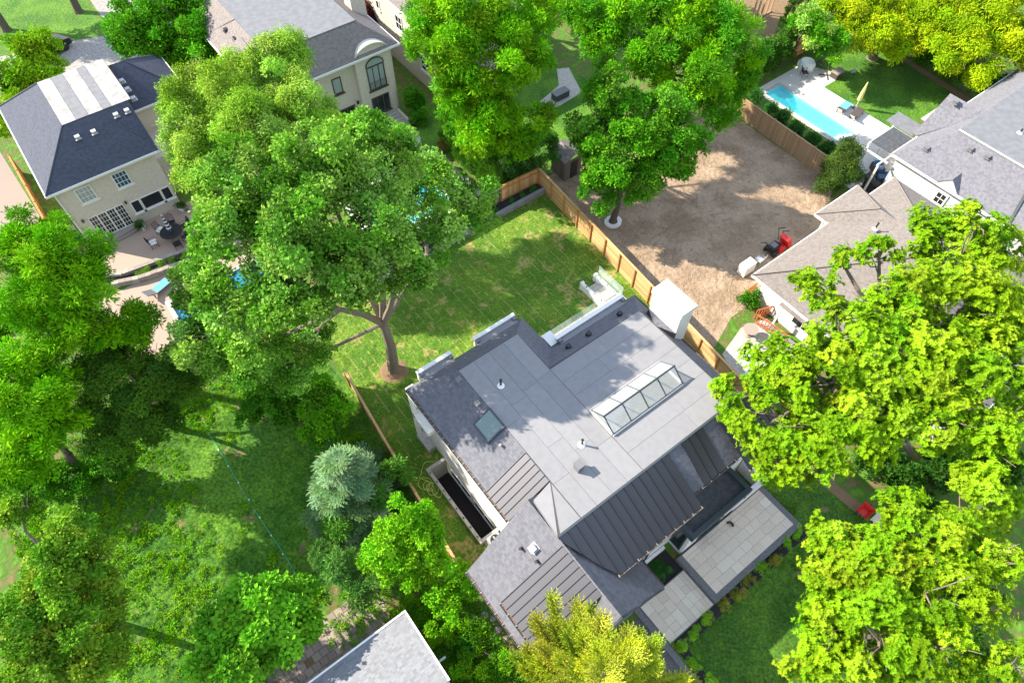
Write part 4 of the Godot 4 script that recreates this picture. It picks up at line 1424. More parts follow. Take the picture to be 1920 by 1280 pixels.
func north_house() -> void:
	var H := thing("stucco_house", "beige stucco house with an arched dormer window and brown shingle roof", "house", V(17, 0, -50))
	var st := ST()
	bx(st, V(11.5, 0, -55.0), V(22.4, 6.35, -45.7))
	var w := obj("wall", st, M.stucco_beige, H)
	hip(H, [11.05, -55.4, 22.85, -45.0], 6.5, [13.2, -52.6, 20.3, -46.9], 8.4, M.shingle_brown)
	st = ST()
	bx(st, V(13.1, 8.3, -60.0), V(20.4, 8.44, -46.8))
	bx(st, V(11.5, 0, -60.0), V(22.4, 6.4, -55.0))
	obj("flat_roof", st, M.membrane_far, H)
	st = ST()
	plate(st, [V(20.4, 8.4, -60.0), V(22.85, 6.5, -60.0), V(22.85, 6.5, -55.3), V(20.4, 8.4, -52.6)], 0.1)
	plate(st, [V(13.1, 8.4, -60.0), V(11.05, 6.5, -60.0), V(11.05, 6.5, -55.3), V(13.1, 8.4, -52.6)], 0.1)
	obj("roof_slope", st, M.shingle_brown, H)
	var sk := piece(H, "skylight", V(17.2, 8.6, -55.0), V(1.9, 0.28, 1.5), M.white)
	sk.name = "skylight"
	piece(H, "skylight_pane", V(17.2, 8.75, -55.0), V(1.7, 0.04, 1.3), M.sky_glass)
	for p in [[12.3, -53.0], [12.4, -51.5]]:
		roof_vent(H, V(p[0], 7.5, p[1]), 0.3, M.black)
	for p in [[18.6, -46.4], [20.0, -46.35], [21.4, -50.0], [21.5, -52.5]]:
		roof_vent(H, V(p[0], 7.3, p[1]), 0.3, M.black)
	# bay with the arched dormer
	st = ST()
	bx(st, V(18.9, 0, -45.7), V(22.0, 6.4, -45.2))
	var bay := obj("bay", st, M.stucco_beige, H)
	st = ST()
	var n := 14
	for k in n:
		var a0 := PI * k / n; var a1 := PI * (k + 1) / n
		var p0 := V(20.45 - cos(a0) * 1.55, 6.25 + sin(a0) * 1.05, -45.1)
		var p1 := V(20.45 - cos(a1) * 1.55, 6.25 + sin(a1) * 1.05, -45.1)
		var back := V(0, 0, -1.9)
		quad(st, p0, p1, p1 + back, p0 + back)
		quad(st, p0 * 1.0, p0 + V(0, -0.16, 0) * sin((a0 + a1) / 2), p1 + V(0, -0.16, 0) * sin((a0 + a1) / 2), p1)
		tri(st, V(20.45, 6.2, -45.18), p1 + V(0, -0.1, -0.08), p0 + V(0, -0.1, -0.08))
	obj("arched_roof", st, M.stucco_cream, bay)
	pane_window(bay, V(19.75, 3.3, -45.2), V(1.6, 0, 0), V(0, 2.1, 0), V(0, 0, 1), 3, 1, M.wicker, M.curtain_glass, 0.09, 0.07, true)
	st = ST()
	for k in 8:
		var a0 := PI * k / 8; var a1 := PI * (k + 1) / 8
		tri(st, V(20.55, 5.45, -45.15), V(20.55 - cos(a1) * 0.8, 5.45 + sin(a1) * 0.6, -45.15), V(20.55 - cos(a0) * 0.8, 5.45 + sin(a0) * 0.6, -45.15))
	obj("fanlight", st, M.curtain_glass, bay)
	st = ST()
	for k in 8:
		var a0 := PI * k / 8; var a1 := PI * (k + 1) / 8
		tube(st, [V(20.55 - cos(a0) * 0.8, 5.45 + sin(a0) * 0.6, -45.13), V(20.55 - cos(a1) * 0.8, 5.45 + sin(a1) * 0.6, -45.13)], [0.05, 0.05], 5)
	for k in 15:
		tube(st, [V(19.8 + k * 0.107, 3.3, -45.0), V(19.8 + k * 0.107, 4.1, -45.0)], [0.012, 0.012], 4)
	tube(st, [V(19.75, 4.1, -45.0), V(21.35, 4.1, -45.0)], [0.02, 0.02], 4)
	obj("window_railing", st, M.wicker, bay)
	pane_window(bay, V(19.7, 1.0, -45.2), V(1.65, 0, 0), V(0, 1.6, 0), V(0, 0, 1), 3, 1, M.wicker, M.glass_dark, 0.08, 0.06)
	pane_window(w, V(16.9, 3.9, -45.7), V(0.8, 0, 0), V(0, 1.4, 0), V(0, 0, 1), 1, 1, M.wicker, M.curtain_glass, 0.08, 0.05)
	pane_window(w, V(16.2, 0.2, -45.7), V(2.2, 0, 0), V(0, 2.2, 0), V(0, 0, 1), 3, 1, M.wicker, M.glass_dark, 0.08, 0.06, false, "sliding_door")
	st = ST()
	bx(st, V(18.6, 2.35, -45.68), V(18.75, 2.6, -45.55))
	obj("wall_lantern", st, M.black, w)
	st = ST()
	bx(st, V(21.5, 5.5, -50.8), V(22.75, 9.2, -49.6))
	var ch := obj("chimney", st, M.stucco_cream, H)
	piece(ch, "chimney_cap", V(22.12, 9.28, -50.2), V(1.45, 0.16, 1.4), M.grey_box)
	# side steps with a low wall
	var s := thing("garden_steps", "cream steps with a glass railing beside the arched window house", "steps", V(20.9, 0, -44.4))
	for k in 4:
		piece(s, "step", V(21.2, 0.5 - k * 0.12, -45.0 + k * 0.35), V(1.2, 0.18, 0.36), M.concrete)
	for x in [20.5, 21.9]:
		piece(s, "side_wall", V(x, 0.35, -44.3), V(0.18, 0.7, 1.7), M.stucco_cream)
	piece(s, "landing", V(18.2, 0.09, -44.7), V(2.6, 0.18, 1.8), M.concrete)
	piece(s, "glass_rail", V(19.5, 0.65, -44.4), V(0.02, 0.9, 1.9), M.rail_glass)
	# the next house: a tall side wall running back
	H = thing("stucco_house", "tall cream stucco house half hidden behind the tree with the reddish roof edge", "house", V(30, 0, -51))
	st = ST()
	bx(st, V(26.05, 0, -62.0), V(34.0, 6.0, -43.9))
	w = obj("wall", st, M.stucco_cream, H)
	hip(H, [25.7, -62.4, 34.4, -43.5], 6.1, [28.8, -58.0, 31.2, -48.0], 8.2, M.shingle_tan)
	for p in [[-47.5, 1.6, 1.5, 1.5, 2, 3], [-51.2, 3.6, 1.1, 1.4, 2, 2], [-54.5, 3.9, 0.6, 0.9, 1, 1], [-57.5, 1.4, 0.3, 3.4, 1, 1]]:
		pane_window(w, V(26.05, p[1], p[0]), V(0, 0, p[2]), V(0, p[3], 0), V(-1, 0, 0), p[4], p[5], M.white, M.glass_dark, 0.09, 0.05)

func east_houses() -> void:
	# grey hip roofed house by the pool
	var H := thing("grey_house", "pale grey house with slate hip roof and dark flat top beside the pool", "house", V(54, 0, -9))
	var st := ST()
	bx(st, V(47.15, 0, -14.4), V(66, 3.55, 2.0))
	var w := obj("wall", st, M.siding, H)
	# lap siding, board by board
	for k in 14:
		piece(w, "siding_board", V(47.13, 0.3 + k * 0.235, -6.2), V(0.03, 0.225, 16.3), M.siding, Basis(Vector3.FORWARD, 0.03))
	hip(H, [46.8, -14.8, 66.4, 2.4], 3.65, [49.6, -12.3, 63.0, 0.0], 6.0, M.shingle_slate)
	st = ST()
	bx(st, V(49.5, 5.9, -12.4), V(63.1, 6.05, 0.1))
	var fl := obj("flat_roof", st, M.membrane_far, H)
	piece(fl, "roof_edge", V(49.52, 6.05, -6.15), V(0.08, 0.06, 12.5), M.white)
	pipe_vent(H, V(52.6, 6.05, -9.6), 0.3)
	# gable to the garden and the small gablet over the window
	st = ST()
	plate(st, [V(52.7, 6.04, -15.2), V(52.7, 6.04, -12.2), V(50.0, 3.7, -14.85), V(49.95, 3.66, -15.2)], 0.1)
	plate(st, [V(52.7, 6.04, -15.2), V(52.7, 6.04, -12.2), V(55.4, 3.7, -14.85), V(55.45, 3.66, -15.2)], 0.1)
	obj("roof_gable", st, M.shingle_slate, H)
	st = ST()
	bx(st, V(50.3, 0, -15.0), V(55.1, 3.6, -14.3))
	obj("gable_wall", st, M.siding, H)
	st = ST()
	plate(st, [V(46.72, 4.52, -10.2), V(47.95, 4.54, -10.2), V(46.72, 3.74, -11.05)], 0.06)
	plate(st, [V(46.72, 4.52, -10.2), V(47.95, 4.54, -10.2), V(46.72, 3.74, -9.35)], 0.06)
	obj("gablet", st, M.shingle_slate, H)
	st = ST()
	tri(st, V(46.78, 4.44, -10.2), V(46.78, 3.7, -10.95), V(46.78, 3.7, -9.45))
	obj("gablet_face", st, M.white, H)
	pane_window(w, V(47.09, 1.9, -10.7), V(0, 0, 0.9), V(0, 1.1, 0), V(-1, 0, 0), 2, 2, M.white, M.glass_dark, 0.12, 0.04)
	for p in [[47.9, -13.2], [49.0, -10.9], [49.1, -9.7]]:
		roof_vent(H, V(p[0], 3.65 + (p[0] - 46.8) / 2.8 * 2.35, p[1]), 0.28, M.grey_box)
	roof_vent(H, V(52.2, 5.9, -14.4), 0.3, M.grey_box)
	st = ST()
	tube(st, [V(47.0, 3.8, -5.6), V(49.6, 6.1, -6.6)], [0.12, 0.12], 5)
	obj("valley_flashing", st, M.trim_dark, H)
	# pergola with dark roof panels
	var P := thing("pergola", "white pergola with black roof panels over blue garden seats", "pergola", V(48.6, 0, -15.8))
	for p in [[47.5, -16.9], [50.5, -17.0], [46.0, -15.0], [50.6, -15.3]]:
		piece(P, "post", V(p[0], 1.4, p[1]), V(0.13, 2.8, 0.13), M.white)
	for s in [[V(49.0, 2.84, -16.95), V(3.2, 0.14, 0.1)], [V(48.3, 2.84, -15.05), V(4.8, 0.14, 0.1)], [V(46.7, 2.84, -16.0), V(0.1, 0.13, 2.6)], [V(50.55, 2.84, -16.0), V(0.1, 0.13, 1.8)]]:
		piece(P, "beam", s[0], s[1], M.white)
	for k in 2:
		piece(P, "roof_panel", V(48.35 + k * 1.45, 2.94, -16.0), V(1.38, 0.05, 1.85), M.membrane_dark)
	piece(P, "roof_panel", V(51.6, 2.9, -16.6), V(1.7, 0.06, 2.4), M.membrane_far)
	for p in [[52.3, -17.6], [52.3, -15.5]]:
		piece(P, "post", V(p[0], 1.43, p[1]), V(0.12, 2.86, 0.12), M.white)
	# brown roofed bungalow
	H = thing("bungalow", "brown shingle roofed bungalow beside the bare soil plot", "house", V(37, 0, -8))
	st = ST()
	bx(st, V(31.0, 0, -12.9), V(45.0, 2.9, 1.0))
	bx(st, V(38.4, 0, -14.0), V(42.3, 2.9, -12.9))
	w = obj("wall", st, M.siding, H)
	hip(H, [30.2, -13.4, 45.6, 1.6], 3.0, [37.2, -7.2, 39.0, -5.0], 5.6, M.shingle_tan)
	st = ST()
	plate(st, [V(37.95, 3.02, -14.5), V(42.7, 3.02, -14.5), V(40.4, 4.35, -11.6)], 0.1)
	plate(st, [V(37.95, 3.02, -14.5), V(40.4, 4.35, -11.6), V(40.4, 4.35, -10.0), V(37.95, 2.95, -13.3)], 0.1)
	plate(st, [V(42.7, 3.02, -14.5), V(42.7, 2.95, -13.3), V(40.4, 4.35, -10.0), V(40.4, 4.35, -11.6)], 0.1)
	obj("roof_slope", st, M.shingle_tan, H)
	st = ST()
	bx(st, V(37.9, 2.86, -14.56), V(42.75, 3.0, -14.48))
	bx(st, V(37.86, 2.86, -14.5), V(37.94, 3.0, -13.45))
	obj("fascia", st, M.white, H)
	pipe_vent(H, V(38.4, 4.5, -10.6), 0.5)
	for s in [[V(30.2, 3.05, -13.4), V(37.2, 5.65, -7.2)], [V(45.6, 3.05, -13.4), V(39.0, 5.65, -7.2)], [V(37.95, 3.05, -14.5), V(40.4, 4.38, -11.6)], [V(42.7, 3.05, -14.5), V(40.4, 4.38, -11.6)]]:
		ridge_caps(H, s[0], s[1], M.shingle_tan)
	pane_window(w, V(30.995, 0.9, -10.0), V(0, 0, 1.6), V(0, 1.3, 0), V(-1, 0, 0), 2, 1, M.white, M.glass_dark)
	piece(H, "porch_roof", V(30.7, 2.75, -9.3), V(1.6, 0.08, 3.0), M.shingle_tan)
	piece(H, "porch_post", V(30.0, 1.37, -10.6), V(0.12, 2.7, 0.12), M.white)
	piece(H, "porch_post", V(30.0, 1.37, -8.0), V(0.12, 2.7, 0.12), M.white)
	# light roofed garage at the near edge
	H = thing("garage", "garage with a light grey shingle roof beside the old paving", "garage", V(-2.0, 0, -6))
	st = ST()
	bx(st, V(-5.5, 0, -9.0), V(0.1, 2.5, -2.0))
	obj("wall", st, M.siding, H)
	st = ST()
	plate(st, [V(-6.0, 2.62, -9.36), V(0.46, 2.62, -9.36), V(0.46, 4.2, -5.3), V(-6.0, 4.2, -5.3)], 0.1)
	obj("roof_slope", st, M.shingle_light, H)
	st = ST()
	plate(st, [V(-6.0, 4.2, -5.3), V(0.46, 4.2, -5.3), V(0.46, 2.62, -1.3), V(-6.0, 2.62, -1.3)], 0.1)
	obj("roof_slope", st, M.shingle_light, H)
	st = ST()
	plate(st, [V(0.46, 2.64, -9.38), V(0.54, 2.64, -9.38), V(0.54, 4.22, -5.3), V(0.46, 4.22, -5.3)], 0.14)
	bx(st, V(-6.0, 2.5, -9.46), V(0.54, 2.66, -9.37))
	obj("roof_trim", st, M.white, H)
	st = ST()
	bx(st, V(0.12, 2.3, -6.6), V(0.95, 2.36, -6.5))
	obj("bracket", st, M.galv, H)

# ---------------------------------------------------------------- fences and walls
# posts with level boards between them, boards on the far side
func board_fence(label: String, a: Vector3, b: Vector3, high: float, bays: int, boards: int, woods: Array, post: Material, side: float, cap := true) -> Node3D:
	var t := thing("board_fence", label, "fence", a)
	var r := RandomNumberGenerator.new()
	r.seed = 60 + int(a.x * 7 + a.z)
	var d := (b - a).normalized()
	var turn := Basis(d, Vector3.UP, d.cross(Vector3.UP))
	var step := a.distance_to(b) / bays
	for k in bays + 1:
		piece(t, "post", a + d * step * k + V(0, high / 2 - 0.05, 0), V(0.10, high + 0.1, 0.10), post, turn)
	for k in bays:
		var c := a + d * step * (k + 0.5)
		for j in boards:
			var h := high / boards
			piece(t, "board", c + turn.z * side * 0.065 + V(0, 0.03 + h * (j + 0.5) + r.randf_range(-0.003, 0.003), 0), V(step - 0.006, h - 0.014, 0.022), woods[r.randi() % woods.size()], turn)
		if cap:
			piece(t, "cap_rail", c + turn.z * side * 0.03 + V(0, high + 0.055, 0), V(step, 0.035, 0.15), woods[k % woods.size()], turn)
	return t

# upright boards on two rails
func picket_fence(label: String, a: Vector3, b: Vector3, high: float, wide: float, woods: Array, post: Material, side: float, y0 := 0.0) -> Node3D:
	var t := thing("plank_fence", label, "fence", a)
	var r := RandomNumberGenerator.new()
	r.seed = 90 + int(a.x * 5 + a.z)
	var d := (b - a).normalized()
	var turn := Basis(d, Vector3.UP, d.cross(Vector3.UP))
	var len_ := a.distance_to(b)
	var n := int(len_ / wide)
	for k in n:
		piece(t, "board", a + d * (k + 0.5) * len_ / n + turn.z * side * 0.05 + V(0, y0 + high / 2 + r.randf_range(-0.01, 0.01), 0), V(len_ / n - 0.014, high, 0.02), woods[r.randi() % woods.size()], turn)
	for h in [0.25, 0.82]:
		piece(t, "rail", (a + b) / 2 + V(0, y0 + high * h, 0), V(len_, 0.09, 0.04), post, turn)
	var m := int(len_ / 2.3) + 1
	for k in m + 1:
		piece(t, "post", a + d * len_ * k / m + V(0, y0 + high / 2 + 0.05, 0), V(0.10, high + 0.14 + y0 * 0.0, 0.10), post, turn)
	piece(t, "cap_rail", (a + b) / 2 + turn.z * side * 0.02 + V(0, y0 + high + 0.03, 0), V(len_, 0.035, 0.13), post, turn)
	return t

func fences() -> void:
	board_fence("tall new cedar fence with orange posts between the sod lawn and the soil plot", V(26.05, 0, -30.9), V(24.0, 0, -5.5), 1.85, 15, 10, M.cedar, M.cedar_post, -1.0)
	board_fence("cedar boundary fence between the white house and the shady lawn", V(5.08, 0, -24.0), V(3.85, 0, -9.0), 1.75, 8, 9, M.cedar, M.cedar_post, -1.0)
	picket_fence("short bright cedar plank fence behind the planting bed in the lawn corner", V(22.6, 0, -31.15), V(26.0, 0, -31.0), 1.85, 0.135, M.cedar, M.cedar_post, -1.0)
	picket_fence("weathered dark plank fence behind the stone retaining wall", V(8.2, 0, -31.4), V(22.5, 0, -31.2), 1.6, 0.15, M.old_wood, M.old_wood[1], -1.0)
	picket_fence("weathered tan plank fence between the soil plot and the pool hedge", V(45.25, 0, -28.0), V(44.95, 0, -17.6), 1.8, 0.14, M.tan_wood, M.tan_wood[2], 1.0)
	picket_fence("orange cedar fence at the back of the pool garden", V(55.3, 0, -30.0), V(60.6, 0, -29.9), 1.6, 0.15, M.cedar, M.cedar_post, -1.0)
	picket_fence("cedar side fence beside the cream stucco house", V(-6.1, 0, -57.3), V(-5.9, 0, -46.5), 1.8, 0.15, M.cedar, M.cedar_post, 1.0)
	# retaining wall of split blocks with a bed behind it
	var st := ST()
	flat_poly(st, [[8.4, -31.3], [26.0, -31.05], [26.0, -30.2], [8.4, -30.2]], 0.36)
	struct("mulch_bed", st, M.mulch, "raised black mulch bed behind the grey block wall", "ground")
	var t := thing("retaining_wall", "low grey block retaining wall along the back of the sod lawn", "wall", V(17, 0, -30.15))
	var r := RandomNumberGenerator.new()
	r.seed = 71
	for c in 3:
		var x := 8.4 + (c % 2) * 0.25
		while x < 25.95:
			var l: float = min([0.4, 0.5, 0.6][r.randi() % 3], 26.0 - x)
			piece(t, "block", V(x + l / 2, 0.075 + c * 0.15, -30.15 + r.randf_range(-0.012, 0.012)), V(l - 0.01, 0.142, 0.22), M.block[r.randi() % 4])
			x += l
	var x3 := 8.4
	while x3 < 25.9:
		piece(t, "cap_stone", V(x3 + 0.3, 0.49, -30.14), V(0.59, 0.07, 0.30), M.block[2 + r.randi() % 2])
		x3 += 0.6
	for k in 2:
		piece(t, "block", V(25.85, 0.075 + 0.15 * k, -30.6), V(0.22, 0.142, 0.8), M.block[k])

# ---------------------------------------------------------------- things round the white house
func yard_things() -> void:
	var st := ST()
	# concrete collar and bark rings under trees
	var t := thing("tree_ring", "white concrete collar around the trunk on the soil plot", "tree ring", V(28.2, 0, -24.5))
	st = ST()
	for k in 12:
		var a0 := TAU * k / 12; var a1 := TAU * (k + 0.94) / 12
		var o := V(28.2, 0, -24.5)
		plate(st, [o + V(cos(a0) * 0.72, 0.14, sin(a0) * 0.62), o + V(cos(a1) * 0.72, 0.14, sin(a1) * 0.62), o + V(cos(a1) * 0.36, 0.16, sin(a1) * 0.34), o + V(cos(a0) * 0.36, 0.16, sin(a0) * 0.34)], 0.14)
	obj("collar", st, M.white, t)
	t = thing("tree_ring", "ring of brown bark mulch around the maple trunk", "tree ring", V(7.95, 0, -23.25))
	st = ST()
	lathe(st, V(7.95, 0, -23.25), [[0.95, 0.0], [0.8, 0.06], [0.5, 0.10], [0.0, 0.11]], 18)
	obj("bark_mulch", st, M.brown_mulch, t)
	# air conditioner
	t = thing("air_conditioner", "grey square air conditioner unit with a black fan beside the window well", "air conditioner", V(6.5, 0, -10.05))
	st = ST()
	bx(st, V(6.13, 0.06, -10.42), V(6.87, 0.8, -9.72))
	obj("casing", st, M.galv, t)
	st = ST()
	lathe(st, V(6.5, 0.8, -10.07), [[0.31, 0.0], [0.31, 0.02], [0.28, 0.03], [0.28, 0.0]], 20)
	lathe(st, V(6.5, 0.8, -10.07), [[0.27, 0.006], [0.0, 0.006]], 20)
	obj("fan_well", st, M.black, t)
	for k in 4:
		piece(t, "fan_blade", V(6.5 + cos(TAU * k / 4) * 0.13, 0.83, -10.07 + sin(TAU * k / 4) * 0.13), V(0.2, 0.012, 0.1), M.galv, Basis(Vector3.UP, -TAU * k / 4) * Basis(Vector3.RIGHT, 0.4))
	st = ST()
	lathe(st, V(6.5, 0.81, -10.07), [[0.06, 0.0], [0.06, 0.05], [0.0, 0.06]], 12)
	obj("hub", st, M.grey_box, t)
	piece(t, "pad", V(6.5, 0.03, -10.05), V(0.95, 0.06, 0.9), M.concrete)
	# garden hose
	t = thing("garden_hose", "tangled yellow green garden hose lying beside the window well", "hose", V(5.4, 0, -15.4))
	st = ST()
	var path := []
	var rad := []
	for k in 130:
		var u := k / 129.0
		var p: Vector3
		if u < 0.35:
			p = V(6.9, 0.03, -16.6).lerp(V(5.2, 0.03, -16.2), u / 0.35) + V(sin(u * 9) * 0.12, 0, sin(u * 22) * 0.22)
		else:
			var a := (u - 0.35) * 46.0
			p = V(5.25, 0.03, -15.6).lerp(V(5.6, 0.05, -14.6), (u - 0.35) / 0.65) + V(cos(a) * (0.30 + 0.08 * sin(a * 0.37)), 0.012 * (k % 5), sin(a) * (0.38 + 0.1 * cos(a * 0.23)))
		path.append(p); rad.append(0.019)
	tube(st, path, rad, 5)
	obj("coil", st, M.hose, t)
	# green line strung across the neighbouring lawn
	t = thing("garden_line", "long thin green line stretched across the shady lawn", "rope", V(-3.4, 0, -20))
	st = ST()
	var pts := []
	var rr := []
	for k in 31:
		var u := k / 30.0
		pts.append(V(-3.58, 0.03, -26.8).lerp(V(-3.2, 0.03, -14.9), u) + V(sin(u * 9.0) * 0.05, 0, 0)); rr.append(0.016)
	tube(st, pts, rr, 5)
	obj("line", st, M.string_green, t)
	st = ST()
	for k in 9:
		obx(st, V(-3.56, 0.05, -26.2).lerp(V(-3.22, 0.05, -15.4), k / 8.0), V(0.05, 0.03, 0.1), Basis())
	obj("clip", st, M.white, t)
	# rocks by the garage corner
	var r := RandomNumberGenerator.new()
	r.seed = 13
	var spots := [[3.75, -7.4, 0.24], [4.05, -7.0, 0.16], [3.5, -6.9, 0.13], [3.9, -6.4, 0.22], [3.45, -6.2, 0.14], [4.0, -5.8, 0.16], [3.3, -7.7, 0.15]]
	for k in spots.size():
		var p: Array = spots[k]
		st = ST()
		var prof := [[0.0, 0.9], [0.5, 0.75], [0.9, 0.35], [1.0, 0.0]]
		for q in prof: q[0] *= p[2] * r.randf_range(0.85, 1.15); q[1] *= p[2] * 0.8
		lathe(st, V(p[0], 0, p[1]), prof, 7)
		var o := obj("rock", st, M.concrete if k % 2 == 0 else M.old_block[1], self)
		tag(o, "pale rock among weeds at the garage wall corner", "rock", "rocks at the garage corner")
	# wheelbarrow
	t = thing("wheelbarrow", "red wheelbarrow tipped at the edge of the front lawn", "wheelbarrow", V(24.3, 0, 1.2))
	st = ST()
	var c := V(24.25, 0.42, 1.2)
	for s in [[[-0.42, 0.2, -0.32], [0.42, 0.24, -0.34], [0.25, -0.12, -0.18], [-0.25, -0.12, -0.18]], [[0.42, 0.24, 0.34], [-0.42, 0.2, 0.32], [-0.25, -0.12, 0.18], [0.25, -0.12, 0.18]], [[0.42, 0.24, -0.34], [0.42, 0.24, 0.34], [0.25, -0.12, 0.18], [0.25, -0.12, -0.18]], [[-0.42, 0.2, 0.32], [-0.42, 0.2, -0.32], [-0.25, -0.12, -0.18], [-0.25, -0.12, 0.18]], [[-0.25, -0.12, -0.18], [0.25, -0.12, -0.18], [0.25, -0.12, 0.18], [-0.25, -0.12, 0.18]]]:
		var q := []
		for v in s: q.append(c + V(v[0], v[1], v[2]))
		quad(st, q[0], q[1], q[2], q[3])
	obj("tray", st, M.red, t)
	st = ST()
	for s in [-1, 1]:
		tube(st, [c + V(0.55, -0.24, 0.06 * s), c + V(-0.1, -0.14, 0.2 * s), c + V(-0.85, 0.1, 0.3 * s)], [0.02, 0.02, 0.02], 5)
		tube(st, [c + V(-0.15, -0.14, 0.2 * s), c + V(-0.3, -0.42, 0.22 * s)], [0.018, 0.018], 5)
	obj("frame", st, M.black_metal, t)
	st = ST()
	tube(st, [c + V(0.6, -0.24, -0.05), c + V(0.6, -0.24, 0.05)], [0.18, 0.18], 14)
	obj("wheel", st, M.black, t)
	t = thing("tarpaulin", "crumpled beige sheet on the ground beside the red wheelbarrow", "sheet", V(24.9, 0, 2.0))
	st = ST()
	var g := noise(0.9, 5, 2)
	for i in 8:
		for k in 8:
			var f := func(a: int, b: int) -> Vector3:
				return V(24.3 + a * 0.16 + g.get_noise_2d(a, b) * 0.1, 0.06 + 0.3 * abs(g.get_noise_2d(a * 3.0, b * 3.0)), 1.7 + b * 0.14)
			quad(st, f.call(i, k), f.call(i + 1, k), f.call(i + 1, k + 1), f.call(i, k + 1))
	obj("sheet", st, M.paver[1], t)
	# downpipe elbow left on the terrace
	t = thing("rubber_elbow", "short black rubber pipe elbow on the raised terrace", "pipe", V(17.6, 0.44, -2.9))
	st = ST()
	tube(st, [V(17.5, 0.5, -3.05), V(17.65, 0.52, -3.0), V(17.7, 0.5, -2.85), V(17.62, 0.5, -2.72)], [0.07, 0.07, 0.07, 0.07], 9)
	obj("elbow", st, M.black, t)

# ---------------------------------------------------------------- things in the other yards
func lounger(label: String, at: Vector3, turn: float, frame: Material, towel: Material, group := "") -> void:
	var t := thing("sun_lounger", label, "lounger", at, group)
	t.rotation.y = turn
	piece2(t, "bed", V(0.25, 0.33, 0), V(1.3, 0.07, 0.66), frame)
	var b := piece2(t, "backrest", V(-0.68, 0.5, 0), V(0.75, 0.07, 0.66), frame)
	b.transform.basis = Basis(Vector3.FORWARD, 0.55) * b.transform.basis
	for s in [[-0.6, 0.26], [-0.6, -0.26], [0.8, 0.26], [0.8, -0.26]]:
		piece2(t, "leg", V(s[0], 0.15, s[1]), V(0.06, 0.3, 0.06), frame)
	if towel:
		var st := ST()
		var g := noise(1.2, 8, 2)
		for i in 8:
			for k in 5:
				var f := func(a: int, c: int) -> Vector3:
					return V(-0.3 + a * 0.14, 0.39 + 0.03 * g.get_noise_2d(a * 2.0, c * 2.0), -0.3 + c * 0.13)
				quad(st, f.call(i, k), f.call(i, k + 1), f.call(i + 1, k + 1), f.call(i + 1, k))
		st.generate_normals()
		var o := MeshInstance3D.new()
		o.mesh = st.commit(); o.material_override = towel; o.name = "towel"
		t.add_child(o, true)

# a piece placed in its thing's own axes
func piece2(parent: Node, called: String, centre: Vector3, size: Vector3, m: Material) -> MeshInstance3D:
	var o := MeshInstance3D.new()
	o.mesh = cube
	o.material_override = m
	o.name = called
	parent.add_child(o, true)
	o.transform = Transform3D(Basis.from_scale(size), centre)
	return o

func own(parent: Node, called: String, st: SurfaceTool, m: Material) -> void:
	st.generate_normals()
	var o := MeshInstance3D.new()
	o.mesh = st.commit(); o.material_override = m; o.name = called
	parent.add_child(o, true)

func chair(label: String, at: Vector3, turn: float, frame: Material, cushion: Material, group := "", category := "chair") -> void:
	var t := thing("garden_chair", label, category, at, group)
	t.rotation.y = turn
	piece2(t, "seat", V(0, 0.43, 0), V(0.5, 0.06, 0.5), cushion if cushion else frame)
	var st := ST()
	for s in [-1, 1]:
		tube(st, [V(-0.24, 0.0, 0.24 * s), V(-0.24, 0.66, 0.25 * s), V(0.24, 0.64, 0.25 * s), V(0.26, 0.0, 0.24 * s)], [0.02, 0.02, 0.02, 0.02], 5)
	own(t, "leg_frame", st, frame)
	st = ST()
	tube(st, [V(0.25, 0.43, -0.24), V(0.38, 0.98, -0.24), V(0.4, 1.03, 0), V(0.38, 0.98, 0.24), V(0.25, 0.43, 0.24)], [0.018, 0.018, 0.018, 0.018, 0.018], 5)
	for k in 7:
		tube(st, [V(0.26, 0.45, -0.18 + k * 0.06), V(0.39, 1.0, -0.18 + k * 0.06)], [0.012, 0.012], 4)
	own(t, "backrest", st, frame)

func armchair(label: String, at: Vector3, turn: float, frame: Material, cushion: Material) -> void:
	var t := thing("garden_armchair", label, "armchair", at, "blue garden armchairs")
	t.rotation.y = turn
	piece2(t, "base", V(0, 0.2, 0), V(0.85, 0.3, 0.85), frame)
	piece2(t, "seat_cushion", V(-0.02, 0.43, 0), V(0.74, 0.16, 0.62), cushion)
	piece2(t, "back_cushion", V(0.32, 0.68, 0), V(0.16, 0.5, 0.66), cushion)
	for s in [-1, 1]:
		piece2(t, "armrest", V(0, 0.45, 0.38 * s), V(0.85, 0.36, 0.10), frame)

func pot(called: String, label: String, at: Vector3, s: float, m: Material, tint: Color, group := "") -> void:
	var t := thing(called, label, "plant pot", at, group)
	var st := ST()
	lathe(st, at, [[0.0, 0.0], [s * 0.6, 0.0], [s, s * 1.25], [s * 0.98, s * 1.6], [s * 0.85, s * 1.6], [s * 0.82, s * 1.35], [0.0, s * 1.35]], 14)
	obj("pot", st, m, t)
	crown(t, [[at.x, s * 2.1, at.z, s * 1.15]], "long", [tint], 0.6, 0.55, int(at.x * 31) + 700, "foliage")

